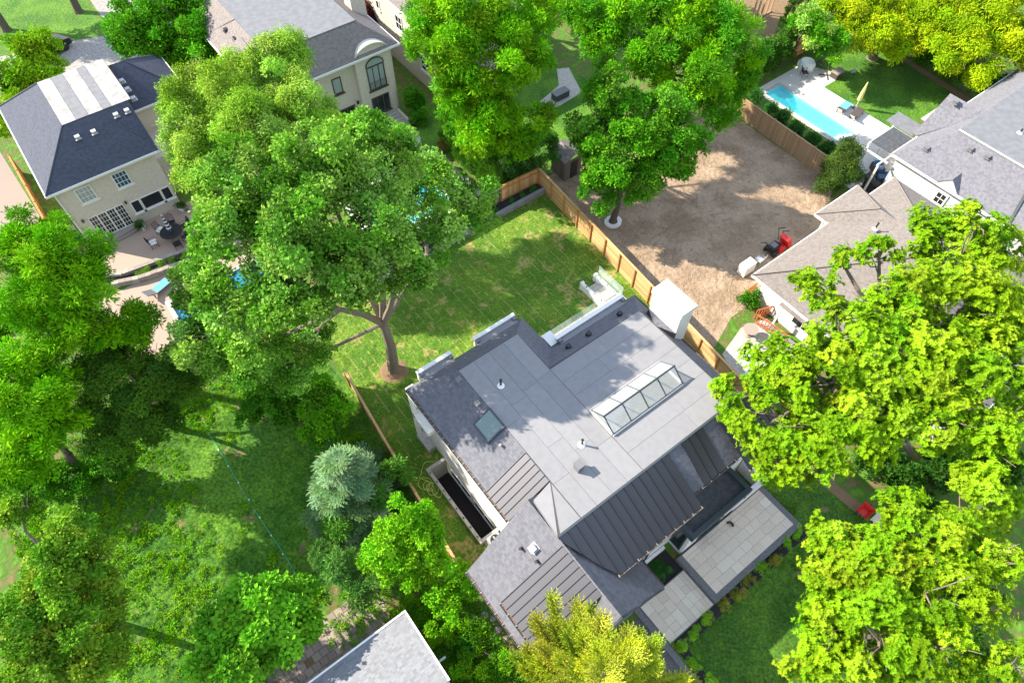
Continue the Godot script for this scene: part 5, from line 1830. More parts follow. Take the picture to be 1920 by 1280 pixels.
func neighbour_things() -> void:
	var st: SurfaceTool
	# dining set on the brick patio
	var t := thing("patio_table", "round dark metal table with a closed striped parasol on the brick patio", "table", V(1.0, 0, -43.1))
	st = ST()
	lathe(st, V(1.0, 0, -43.1), [[0.0, 0.74], [0.8, 0.74], [0.82, 0.72], [0.8, 0.70], [0.0, 0.70]], 24)
	obj("table_top", st, M.black_metal, t)
	for k in 4:
		st = ST()
		var a := TAU * k / 4 + 0.4
		tube(st, [V(1.0 + cos(a) * 0.6, 0, -43.1 + sin(a) * 0.6), V(1.0 + cos(a) * 0.4, 0.4, -43.1 + sin(a) * 0.4), V(1.0 + cos(a) * 0.5, 0.7, -43.1 + sin(a) * 0.5)], [0.025, 0.025, 0.025], 5)
		obj("leg", st, M.black_metal, t)
	var u := thing("parasol", "closed navy and white striped parasol standing through the patio table", "parasol", V(1.0, 0.74, -43.1))
	st = ST()
	tube(st, [V(1.0, 0.1, -43.1), V(1.0, 2.5, -43.1)], [0.022, 0.022], 6)
	obj("pole", st, M.white, u)
	for k in 10:
		st = ST()
		var y := 0.95 + k * 0.15
		lathe(st, V(1.0, y, -43.1), [[0.20 - k * 0.017, 0.0], [0.195 - k * 0.017, 0.15]], 10)
		obj("canopy_band", st, M.navy if k % 2 == 0 else M.white, u)
	var seats := [["black metal garden chair with a striped cushion pulled away from the table", V(-0.45, 0, -43.2), 3.1, M.white], ["black metal garden chair with white cushion near the french doors", V(0.45, 0, -44.1), 2.1, M.white], ["black metal garden chair at the wall side of the round table", V(1.35, 0, -44.25), 1.3, null], ["black metal garden chair between the round table and the big tree", V(2.1, 0, -43.4), 0.2, null], ["black metal garden chair at the round table, its back to the curved bed", V(0.9, 0, -42.0), -1.6, null], ["black metal garden chair at the bed side of the round table, turned to the tree", V(1.75, 0, -42.3), -0.8, null]]
	for s in seats:
		chair(s[0], s[1], s[2], M.black_metal, s[3], "patio dining chairs")
	lounger("grey sun lounger with a blue towel on the lower brick terrace", V(-1.75, 0, -38.9), 0.35, M.grey_box, M.towel)
	pot("potted_plant", "white pot with a spiky plant at the corner of the stone steps", V(-4.0, 0, -45.3), 0.26, M.pot_white, Color(0.06, 0.13, 0.02), "white pots on the brick patio")
	pot("potted_plant", "white pot with a spiky plant between french doors and wide window", V(-0.55, 0, -45.3), 0.26, M.pot_white, Color(0.06, 0.13, 0.02), "white pots on the brick patio")
	pot("potted_plant", "white pot with a spiky plant at the house corner near the big tree", V(2.6, 0, -45.4), 0.26, M.pot_white, Color(0.06, 0.13, 0.02), "white pots on the brick patio")
	t = thing("wheelie_bin", "green bin beside the cream stucco house wall", "bin", V(-4.8, 0, -47.6))
	piece(t, "body", V(-4.8, 0.45, -47.6), V(0.5, 0.9, 0.55), mat(0.01, 0.12, 0.10, 0.5))
	piece(t, "lid", V(-4.8, 0.94, -47.6), V(0.56, 0.08, 0.62), M.black)
	# pool garden
	lounger("brown wicker lounger with a blue patterned towel by the pool", V(53.1, 0, -22.4), 0.15, M.wicker, M.towel)
	lounger("bare brown wicker lounger by the pool", V(53.25, 0, -21.2), 0.15, M.wicker, null)
	t = thing("parasol", "closed pale yellow parasol standing behind the pool loungers", "parasol", V(54.2, 0, -21.9))
	st = ST()
	tube(st, [V(54.2, 0, -21.9), V(54.2, 2.6, -21.9)], [0.025, 0.025], 6)
	obj("pole", st, M.white, t)
	st = ST()
	lathe(st, V(54.2, 0, -21.9), [[0.0, 0.75], [0.20, 0.85], [0.15, 1.7], [0.05, 2.5], [0.0, 2.6]], 9)
	obj("canopy", st, M.yellow_cloth, t)
	piece(t, "foot", V(54.2, 0.05, -21.9), V(0.5, 0.1, 0.5), M.grey_box)
	armchair("blue cushioned armchair under the pergola beam, facing the pool", V(48.9, 0, -15.9), 0.9, M.wicker, M.blue_cushion)
	armchair("blue cushioned armchair under the pergola beside the house wall", V(48.3, 0, -14.9), -0.7, M.wicker, M.blue_cushion)
	t = thing("coffee_table", "low dark wicker table between the blue armchairs", "table", V(47.7, 0, -15.7))
	piece(t, "table_top", V(47.7, 0.38, -15.7), V(0.9, 0.06, 0.6), M.wicker)
	piece(t, "base", V(47.7, 0.18, -15.7), V(0.7, 0.36, 0.45), M.wicker)
	t = thing("barbecue", "black covered barbecue at the end of the pergola", "barbecue", V(46.6, 0, -14.9))
	piece(t, "cabinet", V(46.6, 0.4, -14.9), V(0.6, 0.8, 1.1), M.black)
	st = ST()
	tube(st, [V(46.6, 0.82, -15.4), V(46.6, 0.82, -14.4)], [0.3, 0.3], 10)
	obj("hood", st, M.black, t)
	# lounge corner
	t = thing("fire_table", "round table with a pale cover at the corner of the pool deck", "table", V(55.3, 0, -28.3))
	st = ST()
	lathe(st, V(55.3, 0, -28.3), [[0.75, 0.0], [0.8, 0.5], [0.6, 0.75], [0.0, 0.8]], 14)
	obj("cover", st, M.frosted, t)
	chair("black chair beside the covered round table, near the orange fence", V(56.2, 0, -27.6), 0.4, M.black, M.black, "black deck chairs", "chair")
	chair("black chair beside the covered round table, near the pool", V(54.2, 0, -27.6), 2.6, M.black, M.black, "black deck chairs", "chair")
	t = thing("hammock_chair", "brown hammock stand on the pool deck beside the lawn", "hammock", V(56.0, 0, -26.4))
	st = ST()
	for s in [-1, 1]:
		tube(st, [V(55.5, 0.05, -26.4 + 0.5 * s), V(56.5, 0.05, -26.4 - 0.5 * s)], [0.05, 0.05], 6)
	tube(st, [V(56.0, 0.05, -26.4), V(56.2, 1.5, -26.8)], [0.04, 0.03], 6)
	obj("stand", st, M.wicker, t)
	t = thing("deck_box", "brown box with a cushion at the lawn corner of the pool deck", "box", V(56.6, 0, -25.8))
	piece(t, "box_body", V(56.6, 0.25, -25.8), V(1.1, 0.5, 0.7), M.wicker)
	piece(t, "lid", V(56.6, 0.53, -25.8), V(1.16, 0.06, 0.76), M.old_block[1])
	piece_thing("robot_mower", "small white lawn mower on the shaded lawn", "mower", V(58.2, 0, -25.2), V(0.5, 0.22, 0.35), M.galv)
	# beside the bungalow
	t = thing("grill_cart", "grey covered grill on the paving beside the bungalow", "barbecue", V(32.5, 0, -15.1))
	piece(t, "cover", V(32.5, 0.55, -15.1), V(1.1, 0.9, 0.65), M.frosted)
	piece(t, "cart", V(32.5, 0.06, -15.1), V(0.9, 0.12, 0.5), M.black)
	chair("pale grey plastic chair between the covered grill and the red snow blower", V(33.9, 0, -15.1), -1.4, M.galv, M.galv)
	t = thing("snow_blower", "red and black snow blower parked against the bungalow eave", "snow blower", V(35.8, 0, -15.2))
	st = ST()
	obx(st, V(36.5, 0.75, -15.0), V(0.35, 1.3, 0.75), Basis(Vector3.FORWARD, -0.5))
	tube(st, [V(36.0, 0.35, -15.3), V(36.0, 0.35, -14.7)], [0.34, 0.34], 12)
	obj("auger_housing", st, M.red, t)
	piece(t, "engine", V(35.5, 0.55, -15.2), V(0.8, 0.5, 0.6), M.black_metal)
	piece(t, "engine_cover", V(35.4, 0.86, -15.2), V(0.45, 0.12, 0.4), M.grey_box)
	for s in [-1, 1]:
		st = ST()
		tube(st, [V(35.3, 0.5, -15.2 + 0.28 * s), V(34.9, 1.05, -15.4 + 0.28 * s), V(34.5, 1.15, -15.5 + 0.28 * s)], [0.035, 0.035, 0.035], 6)
		tube(st, [V(36.1, 0.8, -15.3 + 0.1 * s), V(36.5, 1.35, -15.7 + 0.2 * s), V(37.0, 1.2, -15.5 + 0.2 * s)], [0.04, 0.04, 0.04], 6)
		obj("handle", st, M.black, t)
		st = ST()
		tube(st, [V(35.3, 0.26, -15.2 + 0.34 * s), V(35.3, 0.26, -15.2 + 0.48 * s)], [0.26, 0.26], 12)
		obj("wheel", st, M.black, t)
	t = thing("deck_railing", "red stained wooden deck railing beside the bungalow porch", "railing", V(30.9, 0, -11.4))
	for s in [[V(29.9, 0, -11.9), V(32.0, 0, -11.1)], [V(29.6, 0, -11.6), V(29.9, 0, -9.2)]]:
		var a: Vector3 = s[0]; var b: Vector3 = s[1]
		var d := (b - a).normalized()
		var turn := Basis(d, Vector3.UP, d.cross(Vector3.UP))
		for h in [0.25, 0.95]:
			piece(t, "rail", (a + b) / 2 + V(0, h, 0), V(a.distance_to(b), 0.07, 0.09), M.red_wood, turn)
		for k in 12:
			piece(t, "baluster", a.lerp(b, k / 11.0) + V(0, 0.5, 0), V(0.05, 1.0, 0.05), M.red_wood, turn)
	t = thing("deck_railing", "short red deck railing at the corner of the bungalow", "railing", V(31.0, 0, -13.4))
	for h in [0.3, 0.95]:
		piece(t, "rail", V(31.0, h, -13.5), V(1.2, 0.07, 0.08), M.red_wood)
	for k in 7:
		piece(t, "baluster", V(30.45 + k * 0.18, 0.5, -13.5), V(0.05, 1.0, 0.05), M.red_wood)
	t = thing("round_table", "round pale stone table on the paving beside the red railing", "table", V(28.5, 0, -11.2))
	st = ST()
	lathe(st, V(28.5, 0, -11.2), [[0.3, 0.0], [0.12, 0.1], [0.12, 0.65], [0.5, 0.7], [0.5, 0.75], [0.0, 0.75]], 16)
	obj("table_body", st, M.red_brick[2], t)
	t = thing("parasol", "open white garden parasol beyond the cedar fence", "parasol", V(25.9, 0, -8.6))
	st = ST()
	tube(st, [V(25.9, 0, -8.6), V(25.9, 2.4, -8.6)], [0.03, 0.03], 6)
	obj("pole", st, M.white, t)
	st = ST()
	lathe(st, V(25.9, 0, -8.6), [[0.0, 2.5], [0.7, 2.32], [1.25, 2.05], [1.25, 2.0], [0.0, 2.4]], 8)
	obj("canopy", st, M.white, t)
	# yards at the back
	t = thing("garden_shed", "small weathered wooden shed beside the cedar fence corner", "shed", V(29.0, 0, -31.0))
	for k in 8:
		piece(t, "board", V(28.2 + k * 0.21, 0.95, -30.2), V(0.2, 1.9, 0.04), M.old_wood[k % 3])
	for k in 8:
		piece(t, "board", V(28.1, 0.95, -31.75 + k * 0.21), V(0.04, 1.9, 0.2), M.old_wood[(k + 1) % 3])
	piece(t, "door", V(29.0, 0.85, -30.16), V(0.7, 1.6, 0.04), M.black)
	st = ST()
	plate(st, [V(27.9, 2.0, -32.0), V(28.9, 2.5, -32.0), V(28.9, 2.5, -30.0), V(27.9, 2.0, -30.0)], 0.06)
	plate(st, [V(28.9, 2.5, -32.0), V(30.0, 2.0, -32.0), V(30.0, 2.0, -30.0), V(28.9, 2.5, -30.0)], 0.06)
	obj("roof", st, M.shingle_brown, t)
	t = thing("storage_bench", "dark grey storage bench on the curved path", "bench", V(34.6, 0, -38.6))
	piece(t, "box_body", V(34.6, 0.3, -38.6), V(1.5, 0.6, 0.7), M.trim_dark)
	piece(t, "lid", V(34.6, 0.63, -38.6), V(1.56, 0.06, 0.76), M.grey_box)
	t = thing("garden_sofa", "dark outdoor sofa on the pale deck beside the cedars", "sofa", V(21.4, 0, -36.4))
	piece(t, "seat", V(21.2, 0.3, -36.4), V(0.8, 0.35, 2.0), M.grey_box)
	piece(t, "backrest", V(21.6, 0.55, -36.4), V(0.2, 0.6, 2.0), M.black)
	armchair("dark grey armchair on the pale deck facing the sofa", V(20.2, 0, -36.0), 2.9, M.black, M.grey_box)
	armchair("dark grey armchair on the pale deck near the flower pot", V(21.2, 0, -38.6), 1.4, M.black, M.grey_box)
	pot("potted_plant", "dark pot of orange flowers at the end of the cedar row", V(22.4, 0, -39.0), 0.3, M.grey_box, Color(0.30, 0.18, 0.03))
	lounger("dark lounger on the pale deck under the maple edge", V(21.6, 0, -34.3), 1.2, M.grey_box, null)
	t = thing("downspout_box", "small black utility box on the end of the cream steps wall", "box", V(22.1, 0, -43.2))
	piece(t, "cabinet", V(22.1, 0.35, -43.2), V(0.35, 0.7, 0.35), M.black)
	piece(t, "lid", V(22.1, 0.72, -43.2), V(0.4, 0.04, 0.4), M.trim_dark)
	t = thing("parasol", "closed black parasol on the steps of the arched window house", "parasol", V(20.0, 0.5, -44.2))
	st = ST()
	tube(st, [V(20.0, 0.1, -44.2), V(20.0, 2.4, -44.2)], [0.02, 0.02], 6)
	obj("pole", st, M.black, t)
	st = ST()
	lathe(st, V(20.0, 0, -44.2), [[0.0, 0.8], [0.14, 0.9], [0.10, 1.6], [0.0, 2.3]], 8)
	obj("canopy", st, M.black, t)
	# parked car behind the left house
	car("dark parked car with red tail lights on the far driveway", V(0.4, 0, -72.2), 0.5)
	# construction site pieces at the top
	t = thing("timber_frame", "raw timber framing on the far construction earth", "frame", V(58, 0, -36))
	for k in 5:
		piece(t, "stud", V(57.0 + k * 0.7, 1.2, -36.4), V(0.1, 2.4, 0.14), M.tan_wood[0])
	piece(t, "plate", V(58.4, 2.45, -36.4), V(3.2, 0.1, 0.14), M.tan_wood[0])
	piece(t, "plate", V(58.4, 0.06, -36.4), V(3.2, 0.1, 0.14), M.tan_wood[1])

func piece_thing(called: String, label: String, category: String, at: Vector3, size: Vector3, m: Material) -> void:
	var t := thing(called, label, category, at)
	piece(t, "body", at + V(0, size.y / 2 + 0.06, 0), size, m)
	for s in [-1, 1]:
		var st := ST()
		tube(st, [at + V(-size.x * 0.3, 0.09, size.z * 0.5 * s), at + V(-size.x * 0.3, 0.09, size.z * 0.6 * s)], [0.09, 0.09], 10)
		obj("wheel", st, M.black, t)

func car(label: String, at: Vector3, turn: float) -> void:
	var t := thing("parked_car", label, "car", at)
	t.rotation.y = turn
	var paint := mat(0.012, 0.013, 0.018, 0.2)
	var st := ST()
	var prof := [[-2.2, 0.35], [-2.2, 0.85], [-1.3, 0.95], [-0.8, 1.42], [0.9, 1.45], [1.6, 1.0], [2.2, 0.85], [2.25, 0.35]]
	for k in prof.size():
		var a: Array = prof[k]; var b: Array = prof[(k + 1) % prof.size()]
		var ia := 0.12 if a[1] > 1.2 else 0.0
		var ib := 0.12 if b[1] > 1.2 else 0.0
		quad(st, V(a[0], a[1], -0.88 + ia), V(b[0], b[1], -0.88 + ib), V(b[0], b[1], 0.88 - ib), V(a[0], a[1], 0.88 - ia))
	for s in [-1.0, 1.0]:
		for k in range(1, prof.size() - 1):
			var a: Array = prof[0]; var b: Array = prof[k]; var c: Array = prof[k + 1]
			tri(st, V(a[0], a[1], 0.88 * s), V(b[0], b[1], (0.88 - (0.12 if b[1] > 1.2 else 0.0)) * s), V(c[0], c[1], (0.88 - (0.12 if c[1] > 1.2 else 0.0)) * s))
	own(t, "body", st, paint)
	st = ST()
	quad(st, V(-1.28, 0.99, -0.7), V(-0.84, 1.41, -0.66), V(-0.84, 1.41, 0.66), V(-1.28, 0.99, 0.7))
	quad(st, V(0.95, 1.45, -0.66), V(1.55, 1.05, -0.7), V(1.55, 1.05, 0.7), V(0.95, 1.45, 0.66))
	own(t, "windscreen", st, M.glass_dark)
	for x in [-1.35, 1.4]:
		for s in [-1, 1]:
			st = ST()
			tube(st, [V(x, 0.32, 0.7 * s), V(x, 0.32, 0.9 * s)], [0.32, 0.32], 14)
			own(t, "wheel", st, M.black)
	for s in [-1, 1]:
		piece2(t, "tail_light", V(2.22, 0.78, 0.65 * s), V(0.06, 0.16, 0.3), M.red)

# ---------------------------------------------------------------- trees
const LOBES := {
	"maple": [[7.7,16.2,-25.5,2.3],[10.2,15.0,-24.8,2.5],[13.5,11.0,-25.8,2.4],[15.8,9.2,-24.5,1.7],[5.1,15.7,-26.7,2.0],[3.0,14.5,-25.9,2.0],[5.3,15.2,-23.0,2.4],[8.0,14.6,-21.7,2.4],[0.3,8.5,-29.7,1.8],[1.9,13.1,-23.4,2.0],[3.7,13.2,-21.1,1.9],[-0.9,7.5,-26.5,2.0],[1.3,8.0,-24.0,2.0],[4.2,6.5,-23.9,1.5],[8.7,12.7,-19.4,1.3],[11.0,12.8,-21.1,1.6],[2.1,4.6,-23.9,1.4],[5.8,13.9,-20.4,1.5]],
	"willow": [[11.1,13.0,-38.3,2.4],[8.3,12.5,-39.3,2.4],[6.2,11.0,-41.5,2.0],[10.9,12.0,-35.6,2.2],[7.7,12.0,-35.5,2.7],[4.6,10.5,-39.0,2.1],[4.5,9.5,-36.4,2.4],[7.0,9.5,-35.1,2.3],[4.0,8.0,-35.0,1.5],[11.9,11.0,-35.3,1.3],[5.1,10.5,-41.9,1.3]],
	"topcentre": [[21.3,12.5,-37.4,1.9],[22.9,13.5,-34.8,2.7],[25.4,12.5,-33.5,2.8],[28.9,11.5,-34.5,1.7],[20.9,11.5,-34.4,2.3],[22.7,11.5,-32.3,2.6],[25.6,10.5,-32.0,2.0],[20.5,9.5,-33.6,1.4],[22.2,8.5,-32.9,2.0],[22.8,7.5,-32.0,2.6],[23.8,5.5,-30.8,1.9],[22.0,5.5,-32.9,1.5],[25.6,7.0,-30.7,1.5],[20.6,10.5,-38.0,0.9]],
	"topright": [[35.0,8.7,-36.7,2.5],[36.4,9.3,-33.5,3.0],[38.7,9.3,-30.8,3.2],[41.1,8.7,-28.6,2.8],[41.9,7.4,-26.2,1.6],[38.0,7.4,-26.8,2.5],[36.1,8.1,-30.1,2.8],[34.4,7.4,-34.5,1.6],[38.7,5.0,-25.6,2.0],[41.4,5.0,-25.9,1.7]],
	"dirtmaple": [[29.8,10.0,-28.6,1.3],[29.1,9.0,-27.6,2.0],[27.7,7.5,-26.9,2.2],[27.3,6.5,-24.6,2.5],[26.6,5.0,-24.2,2.2],[31.2,8.5,-25.1,2.0],[32.0,8.0,-23.5,2.0],[31.1,6.0,-22.8,2.2],[28.8,5.0,-23.2,2.2],[32.3,7.0,-22.4,1.5],[29.0,7.5,-24.5,2.2]],
	"yellow": [[56.2,4.7,-28.3,1.8],[58.6,5.2,-27.0,2.8],[59.9,4.9,-24.5,2.5],[56.5,4.2,-26.0,1.8],[59.3,3.9,-23.0,1.6],[57.5,4.7,-24.3,1.8]],
	"yellowbig": [[62.2,6.0,-22.0,2.7],[64.3,6.0,-19.4,3.3],[63.7,5.5,-16.1,2.4],[60.3,5.2,-18.8,2.4],[60.6,4.5,-16.2,1.6],[60.1,4.8,-21.2,1.7]],
	"rightbig": [[27.6,13.0,-6.9,0.9],[26.2,12.5,-7.9,0.6],[24.2,11.9,-8.3,0.7],[23.7,12.5,-7.0,0.9],[35.5,8.7,-5.7,2.4],[32.8,12.3,-3.4,1.7],[32.0,13.8,-4.8,1.0],[25.2,14.0,-4.0,1.7],[26.2,14.2,-2.4,2.2],[27.2,14.4,-0.8,1.6],[22.4,12.8,-5.0,1.5],[22.5,13.2,-3.3,1.9],[23.4,13.6,-1.5,2.1],[24.7,13.8,0.3,2.0],[20.0,10.9,-5.9,1.5],[20.4,11.8,-3.8,1.9],[18.6,9.6,-6.2,1.3],[18.3,10.0,-4.3,1.6],[19.0,10.8,-2.5,1.8],[20.7,12.1,-1.4,1.9],[17.1,9.4,-2.9,1.0],[18.0,10.2,-1.7,1.2],[21.9,12.8,0.3,1.6],[23.1,12.9,1.9,1.7]],
	"bottomright": [[17.5,12.4,2.0,1.1],[15.4,11.1,1.0,1.0],[14.1,10.7,1.6,1.0],[15.1,11.8,2.6,1.8],[17.6,12.7,2.9,1.8],[15.7,12.6,4.0,1.9],[13.0,10.4,3.0,1.4],[12.0,9.7,3.8,1.3],[13.4,11.2,4.4,1.7],[14.6,12.4,5.6,1.4],[20.6,12.3,3.6,1.6],[18.3,13.7,4.9,0.8],[15.7,12.9,7.2,0.8]],
	"leftbig": [[-4.9,12.3,-33.2,1.7],[-3.7,11.2,-32.1,1.5],[-6.1,11.4,-31.6,2.0],[-4.6,10.0,-30.5,1.8],[-3.6,8.2,-29.7,1.4],[-6.2,9.2,-29.9,1.8],[-9.2,5.5,-36.3,1.6],[-5.5,12.6,-34.2,1.1]],
	"leftlow": [[-8.8,9.0,-28.8,1.7],[-9.0,9.0,-26.0,1.9],[-10.7,8.0,-25.4,1.7],[-8.9,7.0,-26.4,1.1],[-8.3,7.5,-28.0,1.4]],
	"darkyew": [[-4.3,6.0,-30.3,1.8],[-3.9,5.5,-27.8,1.8],[-3.1,4.5,-27.0,1.4],[-6.2,6.3,-28.9,1.7],[-5.8,5.0,-26.6,1.7],[-7.8,4.0,-26.3,1.6],[-5.2,3.5,-26.7,1.4],[-7.6,5.0,-28.0,1.5]],
	"bottomleft": [[-11.1,8.0,-22.4,0.9],[-9.5,9.0,-18.9,1.3],[-10.5,9.0,-17.7,1.3],[-9.2,8.0,-17.9,0.9],[-12.4,7.5,-17.2,1.7],[-11.0,7.0,-16.0,1.5],[-13.4,7.0,-16.0,1.4],[-11.9,6.0,-14.9,1.3],[-10.4,5.0,-17.4,1.0],[-11.4,4.0,-16.0,1.1],[-10.3,6.5,-17.7,1.1]],
	"catalpa": [[-4.9,4.6,-13.4,1.6],[-6.7,4.0,-13.5,1.4],[-4.2,4.0,-11.9,1.4],[-6.2,4.2,-11.8,1.8],[-7.8,3.5,-12.7,1.1],[-3.3,3.4,-13.1,0.8]],
	"bush1": [[2.6,5.0,-12.2,1.6],[1.1,4.5,-11.9,1.4],[3.3,4.5,-11.1,1.1],[1.7,4.0,-10.7,1.3]],
	"bush2": [[-0.8,3.0,-12.7,1.2],[-1.4,3.0,-13.7,1.0],[-0.6,2.5,-11.6,1.0]],
	"bush3": [[3.1,3.5,-9.4,1.1],[2.3,3.0,-8.6,0.9],[3.5,2.5,-8.7,0.7]],
	"topleft": [[-0.5,4.5,-65.3,2.2],[-2.6,4.0,-62.8,2.2],[-0.7,3.5,-62.2,1.4],[-4.4,3.5,-59.4,1.8]],
	"darktop": [[7.7,6.2,-59.9,2.8],[10.3,6.7,-57.9,3.2],[13.6,6.2,-57.4,2.4],[7.6,4.8,-57.6,2.6],[10.6,5.3,-56.2,2.4],[6.1,4.3,-62.1,1.6]],
	"fenceshrub": [[2.9,3.5,-22.1,1.3],[1.8,2.8,-21.1,1.3],[3.4,3.2,-20.8,1.2]],
	"fenceshrub2": [[0.4,3.4,-24.1,1.4],[-0.9,2.0,-24.7,0.9],[1.0,2.2,-23.3,1.0]],
	"gateshrub": [[4.2,2.4,-16.1,1.0],[2.3,2.0,-15.8,1.2],[0.1,1.6,-15.6,1.0]],
	"underleft": [[-12.2,2.6,-27.6,1.8],[-10.4,2.0,-27.0,1.6],[-8.5,1.8,-26.5,1.4]],
	"nbush": [[22.2,2.2,-43.6,1.3],[21.4,1.6,-43.0,1.1],[21.8,2.6,-44.5,1.0]],
	"midtree": [[22.8,6.0,-36.7,1.6],[22.8,4.0,-37.6,1.4],[22.6,5.0,-35.0,1.6]],
	"poolgreen": [[53.3,5.0,-27.8,2.0],[53.6,4.5,-26.1,1.6],[53.9,5.0,-29.4,1.4]],
	"darkyew2": [[24.8,1.4,-33.4,1.7],[25.9,1.2,-32.5,1.3],[27.1,3.0,-31.7,1.5]],
	"sideshrub": [[44.6,2.2,-16.9,1.9],[43.5,1.6,-16.7,1.4],[45.9,2.4,-17.5,1.2]],
}

func trees() -> void:
	var lime := [Color(0.24, 0.42, 0.010), Color(0.31, 0.47, 0.018), Color(0.17, 0.34, 0.008)]
	var maple := [Color(0.20, 0.40, 0.045), Color(0.28, 0.47, 0.075), Color(0.13, 0.31, 0.025)]
	var deep := [Color(0.11, 0.35, 0.012), Color(0.15, 0.40, 0.016), Color(0.08, 0.28, 0.010)]
	var wood := [Color(0.17, 0.43, 0.006), Color(0.22, 0.48, 0.008), Color(0.12, 0.35, 0.006)]
	var gold := [Color(0.36, 0.48, 0.006), Color(0.41, 0.50, 0.008), Color(0.28, 0.43, 0.006)]
	var sage := [Color(0.31, 0.49, 0.05), Color(0.25, 0.43, 0.03), Color(0.38, 0.54, 0.08)]
	tree("maple_tree", "large maple with a leaning forked trunk on the sod lawn beside the white house", V(7.96, 0, -23.3), 0.34, LOBES.maple, "broad", maple, 0.85, 1.0, 1, M.bark, 0.4, "", "tree", V(1.0, 0, 0.1), 0.96)
	tree("willow_tree", "feathery pale yellow green tree between the two stucco houses", V(8.6, 0, -39.8), 0.3, LOBES.willow, "fine", sage, 1.25, 1.0, 2, M.bark_dark, 0.5)
	tree("tall_tree", "tall bright green tree rising behind the row of columnar cedars", V(24.76, 0, -35.0), 0.33, LOBES.topcentre, "long", wood + [lime[2]], 1.0, 1.1, 3)
	tree("tall_tree", "wide dark green tree standing behind the pool hedge corner of the soil plot", V(40.5, 0, -28.2), 0.36, LOBES.topright, "long", deep + wood, 1.0, 1.15, 4, M.bark_dark)
	tree("maple_tree", "dense green maple with a white collar standing on the soil plot", V(28.15, 0, -24.5), 0.24, LOBES.dirtmaple, "broad", deep + [maple[2]], 1.1, 1.0, 5, M.bark_dark, 0.35)
	tree("locust_tree", "golden green tree with a thick pale trunk on the pool lawn", V(61.4, 0, -25.5), 0.4, LOBES.yellow, "fine", gold, 1.4, 1.25, 6, M.bark, 0.5)
	tree("locust_tree", "broad golden green tree above the tall dark hedge", V(65.0, 0, -19.5), 0.35, LOBES.yellowbig, "fine", gold, 1.4, 1.25, 7, M.bark, 0.5)
	tree("oak_tree", "huge lime green tree spreading over the bungalow roof", V(29.5, 0, 0.2), 0.42, LOBES.rightbig, "tuft", lime, 0.95, 0.8, 8, M.bark, 0.5, "", "tree", V(0, 0, 0), 1.04)
	tree("oak_tree", "lime green tree overhanging the front lawn", V(17.6, 0, 5.6), 0.34, LOBES.bottomright, "tuft", lime, 1.05, 0.76, 9, M.bark, 0.5, "", "tree", V(0, 0, 0), 1.05)
	tree("ash_tree", "tall bright green tree beside the curved brick terrace", V(-5.6, 0, -33.0), 0.3, LOBES.leftbig, "long", wood, 1.1, 1.0, 10, M.bark_dark, 0.42, "", "tree", V(0, 0, 0), 1.0)
	tree("ash_tree", "bright green tree at the wild corner of the shady lawn", V(-10.4, 0, -27.6), 0.26, LOBES.leftlow, "long", wood, 1.1, 1.0, 11, M.bark_dark, 0.42, "", "tree", V(0, 0, 0), 1.0)
	tree("yew_tree", "dark olive yew thicket between the bright trees and the shady lawn", V(-5.4, 0, -28.6), 0.22, LOBES.darkyew, "fine", [Color(0.085, 0.20, 0.018), Color(0.065, 0.16, 0.016), Color(0.11, 0.25, 0.018)], 1.5, 0.95, 12, M.bark_dark, 0.3)
	tree("apple_tree", "gnarled yellow green tree with bare grey twigs at the shady lawn", V(-11.8, 0, -18.6), 0.22, LOBES.bottomleft, "broad", [Color(0.20, 0.36, 0.025), Color(0.13, 0.30, 0.02), Color(0.26, 0.38, 0.03)], 1.0, 0.85, 13, M.bark, 0.4, "", "tree", V(0, 0, 0), 1.0)
	tree("catalpa_tree", "small round tree with large heart shaped leaves beside the old paving", V(-5.7, 0, -12.7), 0.14, LOBES.catalpa, "large", [Color(0.14, 0.40, 0.018), Color(0.18, 0.45, 0.025)], 1.5, 1.0, 14, M.bark_dark, 0.3)
	tree("street_tree", "yellow green tree beside the far driveway behind the cream house", V(-1.8, 0, -62.5), 0.25, LOBES.topleft, "broad", lime, 1.1, 1.2, 15)
	tree("street_tree", "deep green tree between the two stucco houses at the road", V(9.3, 0, -59.0), 0.35, LOBES.darktop, "broad", deep, 1.1, 1.2, 16, M.bark_dark)
	tree("small_tree", "dark green small tree in front of the columnar cedars", V(23.6, 0, -38.5), 0.14, LOBES.midtree, "long", deep, 1.0, 0.9, 17, M.bark_dark, 0.3)
	tree("small_tree", "fresh green tree at the corner of the pool deck", V(55.6, 0, -30.6), 0.16, LOBES.poolgreen, "broad", deep + [maple[1]], 1.1, 1.0, 18, M.bark_dark, 0.3)
	tree("plum_tree", "dark red leaved tree behind the beige stucco house", V(25.2, 0, -57.0), 0.16, [[25.0, 3.2, -57.6, 1.7], [26.0, 3.6, -56.6, 1.5], [25.4, 2.6, -55.6, 1.2]], "broad", [Color(0.12, 0.02, 0.03), Color(0.16, 0.035, 0.04)], 1.1, 0.9, 19, M.bark_dark, 0.3)
	for p in [["bare trunked tree rising from the bright far lawn", -1.6, -79.0, 20], ["tree with dark mulch ring at the far lawn edge", 5.0, -78.0, 21]]:
		tree("street_tree", p[0], V(p[1], 0, p[2]), 0.33, [[p[1] - 1, 8.5, p[2] - 2, 2.6], [p[1] + 1.5, 9.0, p[2] - 3, 2.6], [p[1], 10.0, p[2], 2.4]], "broad", deep, 0.8, 1.3, p[3], M.bark_dark, 0.7)
